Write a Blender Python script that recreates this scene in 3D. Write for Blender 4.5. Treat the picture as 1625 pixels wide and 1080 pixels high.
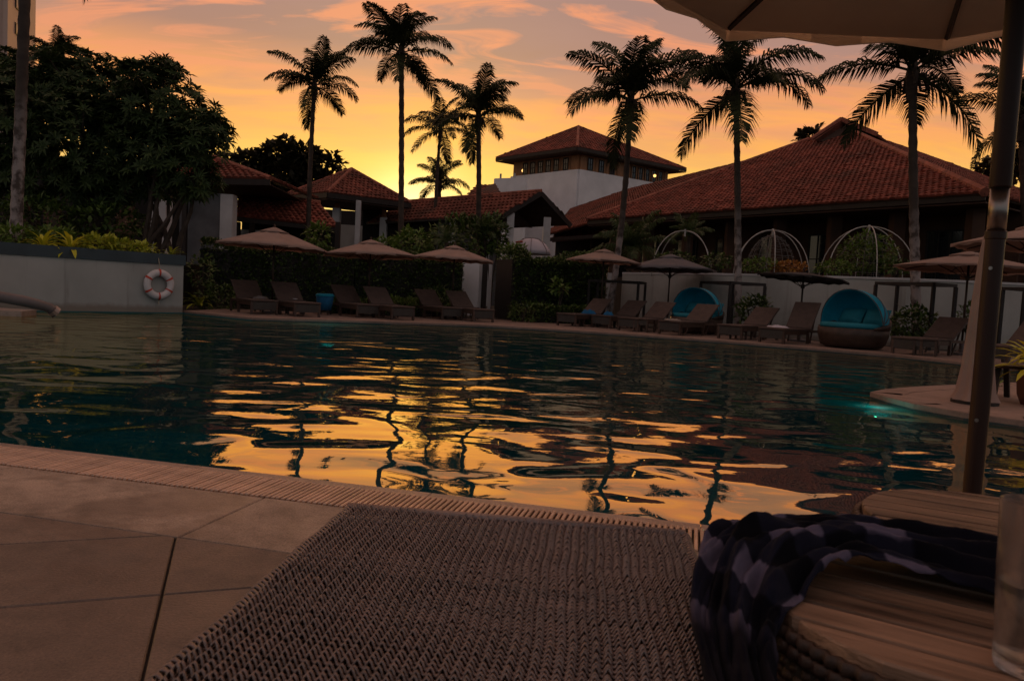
import bpy, bmesh, math, random
from mathutils import Vector, Matrix
R = math.radians
V = Vector
PI = math.pi
scene = bpy.context.scene
C = scene.collection
for o in list(bpy.data.objects):
    bpy.data.objects.remove(o)

# ------------------------------------------------------------------ camera
EYE = 0.85
FPX, CXP, CYP = 1200.0, 812.5, 540.0          # focal length and centre in photo pixels (1625 x 1080)
PITCH, ROLL = R(3.58), R(3.0)
cam_data = bpy.data.cameras.new('camera')
cam = bpy.data.objects.new('camera', cam_data)
C.objects.link(cam)
scene.camera = cam
cam_data.sensor_width = 36.0
cam_data.lens = 36.0 * FPX / 1625.0
cam_data.clip_start = 0.02
cam_data.clip_end = 3000
cam_data.dof.use_dof = True
cam_data.dof.focus_distance = 7.0
cam_data.dof.aperture_fstop = 11.0
CM = Matrix.Translation((0, 0, EYE)) @ Matrix.Rotation(R(90) - PITCH, 4, 'X') @ Matrix.Rotation(ROLL, 4, 'Z')
cam.matrix_world = CM
CR = CM.to_3x3()

def ray(px, py):
    return CR @ V(((px - CXP) / FPX, -(py - CYP) / FPX, -1.0))
def P(px, py, y):                              # point of the world seen at a photo pixel, at distance y
    d = ray(px, py); t = y / d.y
    return V((0, 0, EYE)) + d * t
def G(px, py, z=0.0):                          # same, on a level plane
    d = ray(px, py); t = (z - EYE) / d.z
    return V((0, 0, EYE)) + d * t
def PP(px, py, o, n):                          # same, on any plane
    d = ray(px, py); t = (V(o) - V((0, 0, EYE))).dot(n) / d.dot(n)
    return V((0, 0, EYE)) + d * t

# ------------------------------------------------------------------ sky, sun, exposure
SUN_AZ = math.atan2(ray(660, 330).x, ray(660, 330).y)      # from +Y towards +X
SUN_EL = R(5.0)
sun_dir = V((math.sin(SUN_AZ) * math.cos(SUN_EL), math.cos(SUN_AZ) * math.cos(SUN_EL), math.sin(SUN_EL)))
world = bpy.data.worlds.new('World')
scene.world = world
world.use_nodes = True
wt = world.node_tree
wt.nodes.clear()
def wn(t, **k):
    n = wt.nodes.new(t)
    for a, b in k.items():
        setattr(n, a, b)
    return n
def wmath(op, a, b=None, clamp=False):
    n = wn('ShaderNodeMath', operation=op, use_clamp=clamp)
    for i, v in enumerate((a, b)):
        if v is None: continue
        if isinstance(v, (int, float)): n.inputs[i].default_value = v
        else: wt.links.new(v, n.inputs[i])
    return n.outputs[0]
def wramp(fac, stops, interp='LINEAR'):
    n = wn('ShaderNodeValToRGB')
    n.color_ramp.interpolation = interp
    e = n.color_ramp.elements
    while len(e) < len(stops): e.new(0.5)
    for el, (p, c) in zip(e, stops):
        el.position = p
        el.color = (c[0], c[1], c[2], 1) if not isinstance(c, (int, float)) else (c, c, c, 1)
    wt.links.new(fac, n.inputs[0])
    return n.outputs[0]
def wmix(fac, a, b, mode='MIX'):
    n = wn('ShaderNodeMix', data_type='RGBA', blend_type=mode)
    for s, v in ((n.inputs[0], fac), (n.inputs[6], a), (n.inputs[7], b)):
        if isinstance(v, (int, float)): s.default_value = v
        elif isinstance(v, tuple): s.default_value = (*v, 1)
        else: wt.links.new(v, s)
    return n.outputs[2]
wtc = wn('ShaderNodeTexCoord')
wnorm = wn('ShaderNodeVectorMath', operation='NORMALIZE')
wt.links.new(wtc.outputs['Generated'], wnorm.inputs[0])
wdir = wnorm.outputs[0]
wsep = wn('ShaderNodeSeparateXYZ'); wt.links.new(wdir, wsep.inputs[0])
wz = wsep.outputs[2]
elev = wmath('MULTIPLY', wmath('ADD', wz, 0.0), 1.0, True)
sunside = wramp(elev, [(0.0, (1.0, .58, .18)), (.10, (1.0, .66, .19)), (.15, (1.0, .57, .125)), (.19, (1.0, .455, .105)), (.22, (1.0, .415, .115)),
                       (.25, (.84, .345, .135)), (.29, (.43, .235, .17)), (.34, (.40, .235, .195)), (.48, (.37, .245, .20)), (1.0, (.25, .215, .20))])
farside = wramp(elev, [(0.0, (.19, .21, .225)), (.2, (.20, .228, .245)), (.5, (.225, .225, .235)), (1.0, (.25, .215, .20))])
def wdot(v):
    n = wn('ShaderNodeVectorMath', operation='DOT_PRODUCT')
    wt.links.new(wdir, n.inputs[0]); n.inputs[1].default_value = v
    return n.outputs['Value']
horiz = wmath('SQRT', wmath('SUBTRACT', 1.0001, wmath('MULTIPLY', wz, wz)))
az = wmath('DIVIDE', wdot((math.sin(SUN_AZ), math.cos(SUN_AZ), 0)), horiz)
side = wn('ShaderNodeMapRange', interpolation_type='SMOOTHSTEP')
wt.links.new(az, side.inputs[0]); side.inputs[1].default_value = -0.35; side.inputs[2].default_value = 0.88
base = wmix(side.outputs[0], farside, sunside)
# cloud veils: noise on a level sheet seen from below, so streaks flatten towards the horizon
zz = wmath('ADD', wmath('MAXIMUM', wz, 0.0), 0.16)
comb = wn('ShaderNodeCombineXYZ')
wt.links.new(wmath('DIVIDE', wsep.outputs[0], zz), comb.inputs[0])
wt.links.new(wmath('DIVIDE', wsep.outputs[1], zz), comb.inputs[1])
mp = wn('ShaderNodeMapping'); wt.links.new(comb.outputs[0], mp.inputs[0])
mp.inputs['Rotation'].default_value = (0, 0, R(-16)); mp.inputs['Scale'].default_value = (.8, 2.3, 1); mp.inputs['Location'].default_value = (3.3, 1.2, 0)
def wnoise(scale, detail, dist=0.6, vec=None, rough=0.55):
    n = wn('ShaderNodeTexNoise'); wt.links.new(vec or mp.outputs[0], n.inputs['Vector'])
    n.inputs['Scale'].default_value = scale; n.inputs['Detail'].default_value = detail
    n.inputs['Distortion'].default_value = dist; n.inputs['Roughness'].default_value = rough
    return n.outputs['Fac']
n1 = wnoise(1.15, 6, 0.8)
n2 = wnoise(2.6, 7, 1.2)
up = wramp(elev, [(.15, 0.0), (.30, 1.0)])
grey = wmath('MULTIPLY', wramp(n1, [(.44, 0.0), (.58, 1.0)]), wmath('MULTIPLY', up, .75))
c1 = wmix(grey, base, (.37, .235, .215))
pink = wmath('MULTIPLY', wramp(n2, [(.49, 0.0), (.60, 1.0)]), wmath('MULTIPLY', wmath('MULTIPLY', up, side.outputs[0]), .85))
c2 = wmix(pink, c1, (.90, .33, .16))
low = wmath('MULTIPLY', wramp(n1, [(.40, 0.0), (.70, 1.0)]), wmath('MULTIPLY', side.outputs[0], .20))
c3 = wmix(low, c2, (.86, .34, .13))
# glow of the sun that has just gone behind the roofs
dsun = wmath('MAXIMUM', wdot(tuple(sun_dir)), 0.0)
g1 = wmath('POWER', dsun, 55.0)
g2 = wmath('POWER', dsun, 700.0)
c4 = wmix(wmath('MULTIPLY', g1, .48), c3, (.42, .31, .0), 'ADD')
c5 = wmix(wmath('MULTIPLY', g2, 1.0), c4, (.9, .75, .45), 'ADD')
nish = wn('ShaderNodeTexSky', sky_type='NISHITA', sun_disc=False)
nish.sun_elevation = SUN_EL
nish.sun_rotation = SUN_AZ
nish.altitude = 0; nish.dust_density = 3.0
bg1 = wn('ShaderNodeBackground'); wt.links.new(c5, bg1.inputs[0]); bg1.inputs[1].default_value = 1.0
bg2 = wn('ShaderNodeBackground'); wt.links.new(nish.outputs[0], bg2.inputs[0]); bg2.inputs[1].default_value = 0.003
addb = wn('ShaderNodeAddShader'); wt.links.new(bg1.outputs[0], addb.inputs[0]); wt.links.new(bg2.outputs[0], addb.inputs[1])
wout = wn('ShaderNodeOutputWorld'); wt.links.new(addb.outputs[0], wout.inputs[0])

sun_data = bpy.data.lights.new('sun', 'SUN')
sun_data.energy = 1.1
sun_data.angle = R(1.5)
sun_data.color = (1.0, .50, .16)
sun = bpy.data.objects.new('sun', sun_data)
C.objects.link(sun)
sun.location = (0, 0, 30)
sun.rotation_euler = (-sun_dir).to_track_quat('-Z', 'Y').to_euler()

vs = scene.view_settings
vs.view_transform = 'Standard'; vs.look = 'None'; vs.gamma = 1.0; vs.use_curve_mapping = False
vs.exposure = 0.0
scene.render.film_transparent = False
cy = scene.cycles
cy.use_denoising = True
try: cy.denoiser = 'OPENIMAGEDENOISE'
except Exception: pass
cy.max_bounces = 6; cy.diffuse_bounces = 3; cy.glossy_bounces = 4; cy.transmission_bounces = 6; cy.transparent_max_bounces = 8
cy.sample_clamp_indirect = 4.0
cy.use_adaptive_sampling = True; cy.adaptive_threshold = 0.02
cy.caustics_reflective = False; cy.caustics_refractive = False

# ------------------------------------------------------------------ materials
class NT:
    def __init__(s, name):
        s.m = bpy.data.materials.new(name); s.m.use_nodes = True
        s.t = s.m.node_tree; s.b = s.t.nodes['Principled BSDF']; s.out = s.t.nodes['Material Output']
    def n(s, t, **k):
        n = s.t.nodes.new(t)
        for a, b in k.items(): setattr(n, a, b)
        return n
    def l(s, a, b): s.t.links.new(a, b)
    def noise(s, scale, detail=4, vec=None, rough=.55, dist=0):
        n = s.n('ShaderNodeTexNoise'); n.inputs['Scale'].default_value = scale; n.inputs['Detail'].default_value = detail
        n.inputs['Roughness'].default_value = rough; n.inputs['Distortion'].default_value = dist
        if vec is not None: s.l(vec, n.inputs['Vector'])
        return n.outputs['Fac']
    def coord(s, kind='Object', scale=None, rot=None):
        o = s.n('ShaderNodeTexCoord').outputs[kind]
        if scale or rot:
            m = s.n('ShaderNodeMapping'); s.l(o, m.inputs[0])
            if scale: m.inputs['Scale'].default_value = scale
            if rot: m.inputs['Rotation'].default_value = rot
            o = m.outputs[0]
        return o
    def ramp(s, fac, stops):
        n = s.n('ShaderNodeValToRGB'); e = n.color_ramp.elements
        while len(e) < len(stops): e.new(.5)
        for el, (p, c) in zip(e, stops):
            el.position = p; el.color = (*c, 1) if isinstance(c, tuple) else (c, c, c, 1)
        s.l(fac, n.inputs[0]); return n.outputs[0]
    def math(s, op, a, b=None):
        n = s.n('ShaderNodeMath', operation=op)
        for i, v in enumerate((a, b)):
            if v is None: continue
            if isinstance(v, (int, float)): n.inputs[i].default_value = v
            else: s.l(v, n.inputs[i])
        return n.outputs[0]
    def mix(s, fac, a, b, mode='MIX'):
        n = s.n('ShaderNodeMix', data_type='RGBA', blend_type=mode)
        for k, v in ((0, fac), (6, a), (7, b)):
            if isinstance(v, (int, float)): n.inputs[k].default_value = v
            elif isinstance(v, tuple): n.inputs[k].default_value = (*v, 1)
            else: s.l(v, n.inputs[k])
        return n.outputs[2]
    def bump(s, h, strength=.3, dist=.02):
        n = s.n('ShaderNodeBump'); n.inputs['Strength'].default_value = strength; n.inputs['Distance'].default_value = dist
        s.l(h, n.inputs['Height']); s.l(n.outputs[0], s.b.inputs['Normal'])

def mat(name, col, rough=.7, var=.25, scale=6.0, col2=None, bump=0.0, bscale=40.0, metal=0.0, spec=.4, rand=0.0, stretch=None, coord='Object', bdist=.01, speck=0.0, moss=0.0, tide=False, ior=1.5, wet=False):
    t = NT(name)
    vec = t.coord(coord, stretch)
    f = t.noise(scale, 5, vec)
    c2 = col2 or tuple(max(0, c * (1 - var)) for c in col)
    c1 = tuple(c * (1 + var * .6) for c in col) if col2 is None else col
    c = t.ramp(f, [(.32, c2), (.68, c1)])
    if moss:                                       # lichen and soot in patches of their own
        oc = t.coord('Object'); mf = t.math('MULTIPLY', t.ramp(t.noise(.45, 6, oc, .7), [(.50, 0.0), (.66, 1.0)]), moss)
        c = t.mix(mf, c, (.045, .030, .022))
    if tide:                                       # tide line and run marks of an old rendered wall
        oc = t.coord('Object'); sp0 = t.n('ShaderNodeSeparateXYZ'); t.l(oc, sp0.inputs[0])
        zz_ = t.math('ADD', sp0.outputs[2], t.math('MULTIPLY', t.noise(2.2, 5, oc, .7), -.22)); zz_ = t.math('ADD', zz_, .06)
        c = t.mix(t.ramp(zz_, [(.0, .75), (.10, 0.0)]), c, (.22, .165, .12))
        run = t.ramp(t.noise(3.2, 5, t.coord('Object', (1, 1, .06)), .7), [(.56, 0.0), (.74, .55)])
        c = t.mix(run, c, (.21, .19, .165))
    if speck:
        sp_ = t.ramp(t.noise(150, 3, vec, .7), [(.30, (1 - speck,) * 3), (.50, (1.0, 1.0, 1.0)), (.74, (1 + speck * .8,) * 3)])
        c = t.mix(1.0, c, sp_, 'MULTIPLY')
        st_ = t.ramp(t.noise(9, 6, vec, .75), [(.36, (1 - speck * .7,) * 3), (.55, (1.0, 1.0, 1.0))])
        c = t.mix(1.0, c, st_, 'MULTIPLY')
    if rand:
        g = t.n('ShaderNodeNewGeometry').outputs['Random Per Island']
        oi = t.n('ShaderNodeObjectInfo').outputs['Random']
        r = t.math('FRACT', t.math('ADD', g, oi))
        k = t.math('ADD', t.math('MULTIPLY', r, 2 * rand), 1 - rand)
        cc = t.n('ShaderNodeCombineColor'); [t.l(k, cc.inputs[i]) for i in range(3)]
        c = t.mix(1.0, c, cc.outputs[0], 'MULTIPLY')
    t.l(c, t.b.inputs['Base Color'])
    t.b.inputs['Roughness'].default_value = rough; t.b.inputs['Metallic'].default_value = metal
    t.b.inputs['Specular IOR Level'].default_value = spec; t.b.inputs['IOR'].default_value = ior
    if wet:                                        # half dried splashes: darker and glossier
        wv = t.n('ShaderNodeNewGeometry').outputs['Position']
        w_ = t.ramp(t.noise(1.3, 4, wv, .6), [(.52, 0.0), (.58, 1.0)])
        c = t.mix(t.math('MULTIPLY', w_, .38), c, (.05, .03, .02)); t.l(c, t.b.inputs['Base Color'])
        t.l(t.math('SUBTRACT', rough, t.math('MULTIPLY', w_, .22)), t.b.inputs['Roughness'])
    if bump: t.bump(t.noise(bscale, 5, vec), bump, bdist)
    return t.m

def leafmat(name, c1, c2, rough=.45, trans=.25, spec=.35):
    t = NT(name)
    g = t.n('ShaderNodeNewGeometry').outputs['Random Per Island']
    oi = t.n('ShaderNodeObjectInfo').outputs['Random']
    f = t.noise(1.3, 3, t.coord())
    k = t.math('MULTIPLY', t.math('ADD', t.math('FRACT', t.math('ADD', g, oi)), f), .5)
    c = t.ramp(k, [(.2, c1), (.75, c2)])
    t.l(c, t.b.inputs['Base Color']); t.b.inputs['Roughness'].default_value = rough
    t.b.inputs['Specular IOR Level'].default_value = spec
    tr = t.n('ShaderNodeBsdfTranslucent'); t.l(c, tr.inputs[0])
    mx = t.n('ShaderNodeMixShader'); mx.inputs[0].default_value = trans
    t.l(t.b.outputs[0], mx.inputs[1]); t.l(tr.outputs[0], mx.inputs[2]); t.l(mx.outputs[0], t.out.inputs[0])
    return t.m

def emit(name, col, strength):
    t = NT(name)
    t.b.inputs['Base Color'].default_value = (*col, 1); t.b.inputs['Emission Color'].default_value = (*col, 1)
    t.b.inputs['Emission Strength'].default_value = strength
    return t.m

M = {}
M['stone'] = mat('sandstone_border', (.42, .32, .245), .5, .36, 2.2, bump=.22, bscale=110, rand=.10, spec=.5, speck=.5, wet=True)
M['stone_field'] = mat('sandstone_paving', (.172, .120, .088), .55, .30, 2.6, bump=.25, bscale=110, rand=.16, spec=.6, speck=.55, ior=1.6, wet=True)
M['stone_far'] = mat('pale_pool_deck', (.29, .20, .158), .7, .25, 2.0, bump=.2, bscale=60, rand=.05, speck=.3)
M['coping'] = mat('pool_coping', (.38, .26, .20), .32, .25, 5.0, bump=.3, bscale=70, spec=.7, speck=.35, ior=1.7)
M['grate'] = mat('plastic_grate', (.56, .355, .24), .26, .25, 9.0, rand=.2, spec=.8, ior=1.8, bump=.3, bscale=60)
M['weave_shadow'] = mat('weave_gap_shade', (.006, .004, .0035), .95, .2, 20, spec=.1)  # seat base coloured near-black as the shade between the woven canes
M['gap'] = mat('dark_joint', (.03, .025, .022), .9, .3, 20)
M['soil'] = mat('earth', (.045, .036, .026), .95, .4, 3.0, bump=.5, bscale=25)
M['tile'] = mat('terracotta_tile', (.225, .060, .039), .78, .45, .9, bump=.3, bscale=50, rand=.36, spec=.2, moss=.75)
M['tile_dull'] = mat('weathered_tile', (.19, .058, .038), .8, .4, 1.0, rand=.3, spec=.2, moss=.8)
M['roof_under'] = mat('roof_boards', (.06, .032, .022), .85, .3, 3)
M['ridge'] = mat('ridge_mortar', (.31, .10, .062), .8, .35, 4.0, rand=.2)
M['white_wall'] = mat('painted_white_wall', (.82, .80, .80), .85, .10, .8, bump=.1, bscale=30)
M['cream_wall'] = mat('cream_render', (.43, .425, .39), .85, .2, .7, bump=.15, bscale=25, tide=True)
M['grey_wall'] = mat('grey_stone_wall', (.145, .145, .15), .85, .25, 1.6, bump=.4, bscale=12)
M['dark_wood'] = mat('dark_timber', (.026, .017, .013), .6, .3, 5.0, stretch=(1, 1, .15), bump=.2, bscale=30)
M['frame_wood'] = mat('black_timber', (.022, .017, .015), .6, .3, 5.0)
M['warm_wood'] = mat('warm_timber', (.34, .155, .065), .6, .3, 3.0, stretch=(3, 3, .4))
M['pillar'] = mat('white_pillar', (.56, .54, .53), .8, .14, 1.5)
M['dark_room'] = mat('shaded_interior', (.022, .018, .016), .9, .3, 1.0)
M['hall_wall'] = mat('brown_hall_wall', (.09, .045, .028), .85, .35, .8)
M['glass'] = mat('window_glass', (.02, .022, .026), .08, .2, 1.0, spec=.8)
M['canopy'] = mat('taupe_canvas', (.40, .275, .225), .85, .14, 2.0, bump=.15, bscale=200, rand=.04)
M['canopy_grey'] = mat('slate_canvas', (.20, .18, .185), .85, .12, 2.0, bump=.15, bscale=200)
M['canopy_dark'] = mat('charcoal_canvas', (.035, .032, .033), .85, .15, 2.0)
M['canopy_cream'] = mat('sand_canvas', (.80, .66, .52), .85, .08, 1.5, bump=.2, bscale=260)
M['pole_wood'] = mat('stained_pole', (.040, .018, .012), .42, .35, 4.0, stretch=(2, 2, .2), spec=.3, bump=.15, bscale=20)
M['steel'] = mat('brushed_steel', (.34, .30, .27), .32, .15, 8.0, metal=1.0)
M['wicker'] = mat('brown_wicker', (.125, .070, .055), .28, .32, 14.0, rand=.3, spec=.8, ior=1.8, bump=.4, bscale=160)
M['wicker_dark'] = mat('dark_wicker', (.072, .043, .031), .5, .35, 10.0, rand=.25, spec=.4, bump=.3, bscale=120)
M['wicker_far'] = mat('woven_lounger', (.088, .058, .047), .7, .2, 8.0, bump=.4, bscale=160, rand=.1)
M['wicker_apron'] = mat('woven_apron', (.060, .052, .045), .75, .2, 8.0, bump=.4, bscale=160)
M['slat'] = mat('weathered_teak', (.29, .175, .112), .42, .72, 5.0, stretch=(.5, 6, 6), bump=.35, bscale=40, rand=.16, spec=.45)
M['teal_canvas'] = mat('teal_canvas', (.010, .34, .50), .7, .12, 3.0, bump=.15, bscale=120)
M['teal_cushion'] = mat('teal_cushion', (.012, .19, .25), .8, .2, 4.0)
M['blue_towel'] = mat('blue_towel', (.010, .11, .24), .9, .2, 8.0, bump=.5, bscale=80)
M['cap_blue'] = mat('slate_blue_coping', (.040, .062, .075), .5, .2, 2.0)
M['ring_white'] = mat('lifebuoy_white', (.70, .64, .62), .5, .08, 4.0)
M['ring_red'] = mat('lifebuoy_red', (.62, .07, .035), .5, .1, 4.0)
M['pipe'] = mat('grey_pipe', (.15, .125, .12), .4, .2, 4.0)
M['rope'] = mat('pale_rope', (.45, .38, .28), .9, .2, 30)
M['bark'] = mat('palm_bark', (.065, .045, .034), .85, .45, 3.0, stretch=(1, 1, 2.2), bump=.6, bscale=14, bdist=.03)
def pale_bark():
    t = NT('pale_palm_bark'); co = t.coord()
    sp = t.n('ShaderNodeSeparateXYZ'); t.l(co, sp.inputs[0])
    nz_ = t.noise(2.4, 5, t.coord('Object', (1, 1, 1.5)))
    hgt = t.n('ShaderNodeMapRange'); t.l(t.math('ADD', sp.outputs[2], t.math('MULTIPLY', nz_, 1.6)), hgt.inputs[0])
    hgt.inputs[1].default_value = 3.0; hgt.inputs[2].default_value = 4.6; hgt.inputs[3].default_value = 1.0; hgt.inputs[4].default_value = 0.0
    dark = t.ramp(nz_, [(.3, (.035, .025, .020)), (.7, (.075, .055, .043))])
    pale = t.ramp(t.noise(5.5, 5, t.coord('Object', (1, 1, .8))), [(.40, (.07, .052, .045)), (.56, (.33, .28, .26))])
    t.l(t.mix(hgt.outputs[0], dark, pale), t.b.inputs['Base Color']); t.b.inputs['Roughness'].default_value = .9
    t.bump(t.noise(14, 5, co), .5, .03)
    return t.m
M['bark_pale'] = pale_bark()
M['tree_bark'] = mat('tree_bark', (.075, .055, .042), .9, .4, 5.0, bump=.6, bscale=20)
M['palm_leaf'] = leafmat('palm_leaf', (.018, .024, .009), (.046, .052, .016), .6, .02, .15)
M['rachis'] = mat('palm_rachis', (.16, .10, .045), .6, .3, 4.0)
M['shrub_palm'] = leafmat('shrub_palm_leaf', (.035, .062, .020), (.085, .125, .040), .45, .25)
M['dark_leaf'] = leafmat('dark_tree_leaf', (.018, .036, .012), (.070, .105, .032), .45, .10, .2)
M['back_leaf'] = leafmat('far_tree_leaf', (.022, .020, .010), (.055, .048, .020), .6, .2)
M['hedge_leaf'] = leafmat('hedge_leaf', (.020, .042, .010), (.10, .16, .028), .45, .12)
M['lime_leaf'] = leafmat('lime_leaf', (.20, .28, .03), (.48, .50, .05), .5, .25)
M['yellow_leaf'] = leafmat('yellow_green_leaf', (.50, .52, .03), (.75, .66, .05), .45, .3)
M['mid_leaf'] = leafmat('mid_green_leaf', (.055, .11, .02), (.17, .26, .045), .45, .22)
M['orange_leaf'] = leafmat('orange_bract', (.30, .10, .03), (.45, .24, .05), .5, .25)
M['terracotta_pot'] = mat('clay_pot', (.13, .055, .035), .8, .3, 5)
M['white_metal'] = mat('white_metal', (.52, .49, .46), .45, .15, 4)
M['net'] = mat('netting', (.17, .15, .14), .7, .15, 4)
M['shade_white'] = mat('white_shade_cloth', (.55, .50, .54), .85, .1, 2)
M['shade_red'] = mat('red_trim', (.40, .06, .04), .8, .1, 2)
M['highrise'] = mat('highrise_render', (.60, .45, .37), .9, .1, .15)
M['pool_tile'] = mat('teal_pool_tile', (.012, .10, .115), .5, .3, 1.5)
M['pool_light'] = emit('pool_light_glow', (.03, .55, .50), .5)
M['lamp'] = emit('warm_lamp_glow', (1.0, .55, .16), 2.2)

def cloth(m, amount):                              # woven canvas lets some light through
    t = m.node_tree; b = t.nodes['Principled BSDF']; out = t.nodes['Material Output']
    tr = t.nodes.new('ShaderNodeBsdfTranslucent'); t.links.new(b.inputs['Base Color'].links[0].from_socket, tr.inputs[0])
    mx = t.nodes.new('ShaderNodeMixShader'); mx.inputs[0].default_value = amount
    t.links.new(b.outputs[0], mx.inputs[1]); t.links.new(tr.outputs[0], mx.inputs[2]); t.links.new(mx.outputs[0], out.inputs[0])
for k_ in ('canopy', 'canopy_cream', 'canopy_grey', 'teal_canvas'): cloth(M[k_], .22)

# water: Fresnel mirror over tinted, see-through body; relief = long slow swell + fine ripple
def water_mat():
    t = NT('pool_water')
    t.t.nodes.remove(t.b)
    co = t.coord('Object')
    mp2 = t.n('ShaderNodeMapping'); t.l(co, mp2.inputs[0]); mp2.inputs['Rotation'].default_value = (0, 0, R(14)); mp2.inputs['Scale'].default_value = (.95, 1.2, 1)
    big = t.noise(1.35, .6, mp2.outputs[0], .42, .7)
    mp3 = t.n('ShaderNodeMapping'); t.l(co, mp3.inputs[0]); mp3.inputs['Rotation'].default_value = (0, 0, R(6)); mp3.inputs['Scale'].default_value = (.62, 1.45, 1)
    mid = t.noise(3.3, 1.2, mp3.outputs[0], .45, .5)
    fine = t.noise(13.0, 2.0, mp2.outputs[0], .5, .3)
    patch = t.ramp(t.noise(.22, 2, co), [(.38, .25), (.62, 1.0)])
    sy = t.n('ShaderNodeSeparateXYZ'); t.l(co, sy.inputs[0])
    mr = t.n('ShaderNodeMapRange'); t.l(sy.outputs[1], mr.inputs[0])
    mr.inputs[1].default_value = 3.2; mr.inputs[2].default_value = 8.5; mr.inputs[3].default_value = .05; mr.inputs[4].default_value = 1.0
    finew = t.math('MULTIPLY', patch, mr.outputs[0])
    h = t.math('ADD', t.math('MULTIPLY', big, WBIG), t.math('ADD', t.math('MULTIPLY', mid, t.math('MULTIPLY', finew, WMID)), t.math('MULTIPLY', fine, t.math('MULTIPLY', finew, WFINE))))
    bp = t.n('ShaderNodeBump'); bp.inputs['Strength'].default_value = 1.0; bp.inputs['Distance'].default_value = 1.0
    t.l(h, bp.inputs['Height'])
    fr = t.n('ShaderNodeFresnel'); fr.inputs[0].default_value = 2.3; t.l(bp.outputs[0], fr.inputs['Normal'])
    gl = t.n('ShaderNodeBsdfGlossy'); gl.inputs['Roughness'].default_value = .015; gl.inputs['Color'].default_value = (1.0, .81, .47, 1); t.l(bp.outputs[0], gl.inputs['Normal'])
    tr = t.n('ShaderNodeBsdfTransparent'); tr.inputs[0].default_value = (.22, .55, .58, 1)
    df = t.n('ShaderNodeBsdfDiffuse'); df.inputs[0].default_value = (.003, .19, .27, 1); t.l(bp.outputs[0], df.inputs['Normal'])
    tl = t.n('ShaderNodeBsdfTranslucent'); tl.inputs[0].default_value = (.02, .60, .62, 1)     # lamp light scattered up through the water
    ms = t.n('ShaderNodeMixShader'); ms.inputs[0].default_value = .35; t.l(df.outputs[0], ms.inputs[1]); t.l(tl.outputs[0], ms.inputs[2])
    m1 = t.n('ShaderNodeMixShader'); m1.inputs[0].default_value = .36; t.l(ms.outputs[0], m1.inputs[1]); t.l(tr.outputs[0], m1.inputs[2])
    frb = t.math('MINIMUM', t.math('MULTIPLY', fr.outputs[0], 1.75), .82)
    m2 = t.n('ShaderNodeMixShader'); t.l(frb, m2.inputs[0]); t.l(m1.outputs[0], m2.inputs[1]); t.l(gl.outputs[0], m2.inputs[2])
    t.l(m2.outputs[0], t.out.inputs[0])
    return t.m
WBIG, WMID, WFINE = .035, .0085, .0022
M['water'] = water_mat()

def plaid():
    t = NT('plaid_scarf')
    uv = t.n('ShaderNodeTexCoord').outputs['UV']
    sp = t.n('ShaderNodeSeparateXYZ'); t.l(uv, sp.inputs[0])
    def band(o, f, ph):
        w = t.math('SINE', t.math('MULTIPLY', t.math('ADD', t.math('ADD', t.math('MULTIPLY', o, f), ph), t.math('MULTIPLY', t.noise(14, 3, uv), .10)), 2 * PI))
        return t.ramp(t.math('ADD', t.math('MULTIPLY', w, .5), .5), [(.44, 0.0), (.58, 1.0)])
    a = band(sp.outputs[0], 7.2, .32); b = band(sp.outputs[1], 2.1, .3)
    s = t.math('ADD', a, b)
    nz = t.noise(60, 4, uv)
    c = t.ramp(t.math('MULTIPLY', s, .5), [(.0, (.003, .003, .007)), (.5, (.016, .017, .032)), (.9, (.15, .13, .185))])
    ends = t.ramp(sp.outputs[0], [(.25, 0.0), (.31, 1.0), (.72, 1.0), (.78, 0.0)])
    c = t.mix(ends, (.006, .006, .013), c)
    c = t.mix(.35, c, t.ramp(nz, [(.3, (.0, .0, .004)), (.7, (.24, .21, .29))]), 'SOFT_LIGHT')
    t.l(c, t.b.inputs['Base Color']); t.b.inputs['Roughness'].default_value = .95; t.b.inputs['Specular IOR Level'].default_value = .1
    t.b.inputs['Sheen Weight'].default_value = .03
    t.bump(t.noise(900, 2, uv), .3, .002)
    return t.m
M['plaid'] = plaid()
def drink_glass():
    t = NT('tumbler_glass')
    t.b.inputs['Base Color'].default_value = (.95, .94, .93, 1); t.b.inputs['Roughness'].default_value = .06
    t.b.inputs['Transmission Weight'].default_value = 1.0; t.b.inputs['IOR'].default_value = 1.3
    fog = t.n('ShaderNodeBsdfDiffuse'); fog.inputs[0].default_value = (.62, .50, .42, 1)
    cl = t.n('ShaderNodeBsdfTransparent'); cl.inputs[0].default_value = (.93, .92, .91, 1)
    f = t.ramp(t.noise(24, 5, t.coord()), [(.35, .03), (.7, .14)])
    m1 = t.n('ShaderNodeMixShader'); m1.inputs[0].default_value = .45; t.l(t.b.outputs[0], m1.inputs[1]); t.l(cl.outputs[0], m1.inputs[2])
    m2 = t.n('ShaderNodeMixShader'); t.l(f, m2.inputs[0]); t.l(m1.outputs[0], m2.inputs[1]); t.l(fog.outputs[0], m2.inputs[2])
    t.l(m2.outputs[0], t.out.inputs[0])
    return t.m
M['tumbler'] = drink_glass()
def drink_water():
    t = NT('water_in_glass')
    t.b.inputs['Base Color'].default_value = (.9, .93, .94, 1); t.b.inputs['Roughness'].default_value = .03
    t.b.inputs['Transmission Weight'].default_value = 1.0; t.b.inputs['IOR'].default_value = 1.33
    return t.m
M['drink'] = drink_water()

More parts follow.
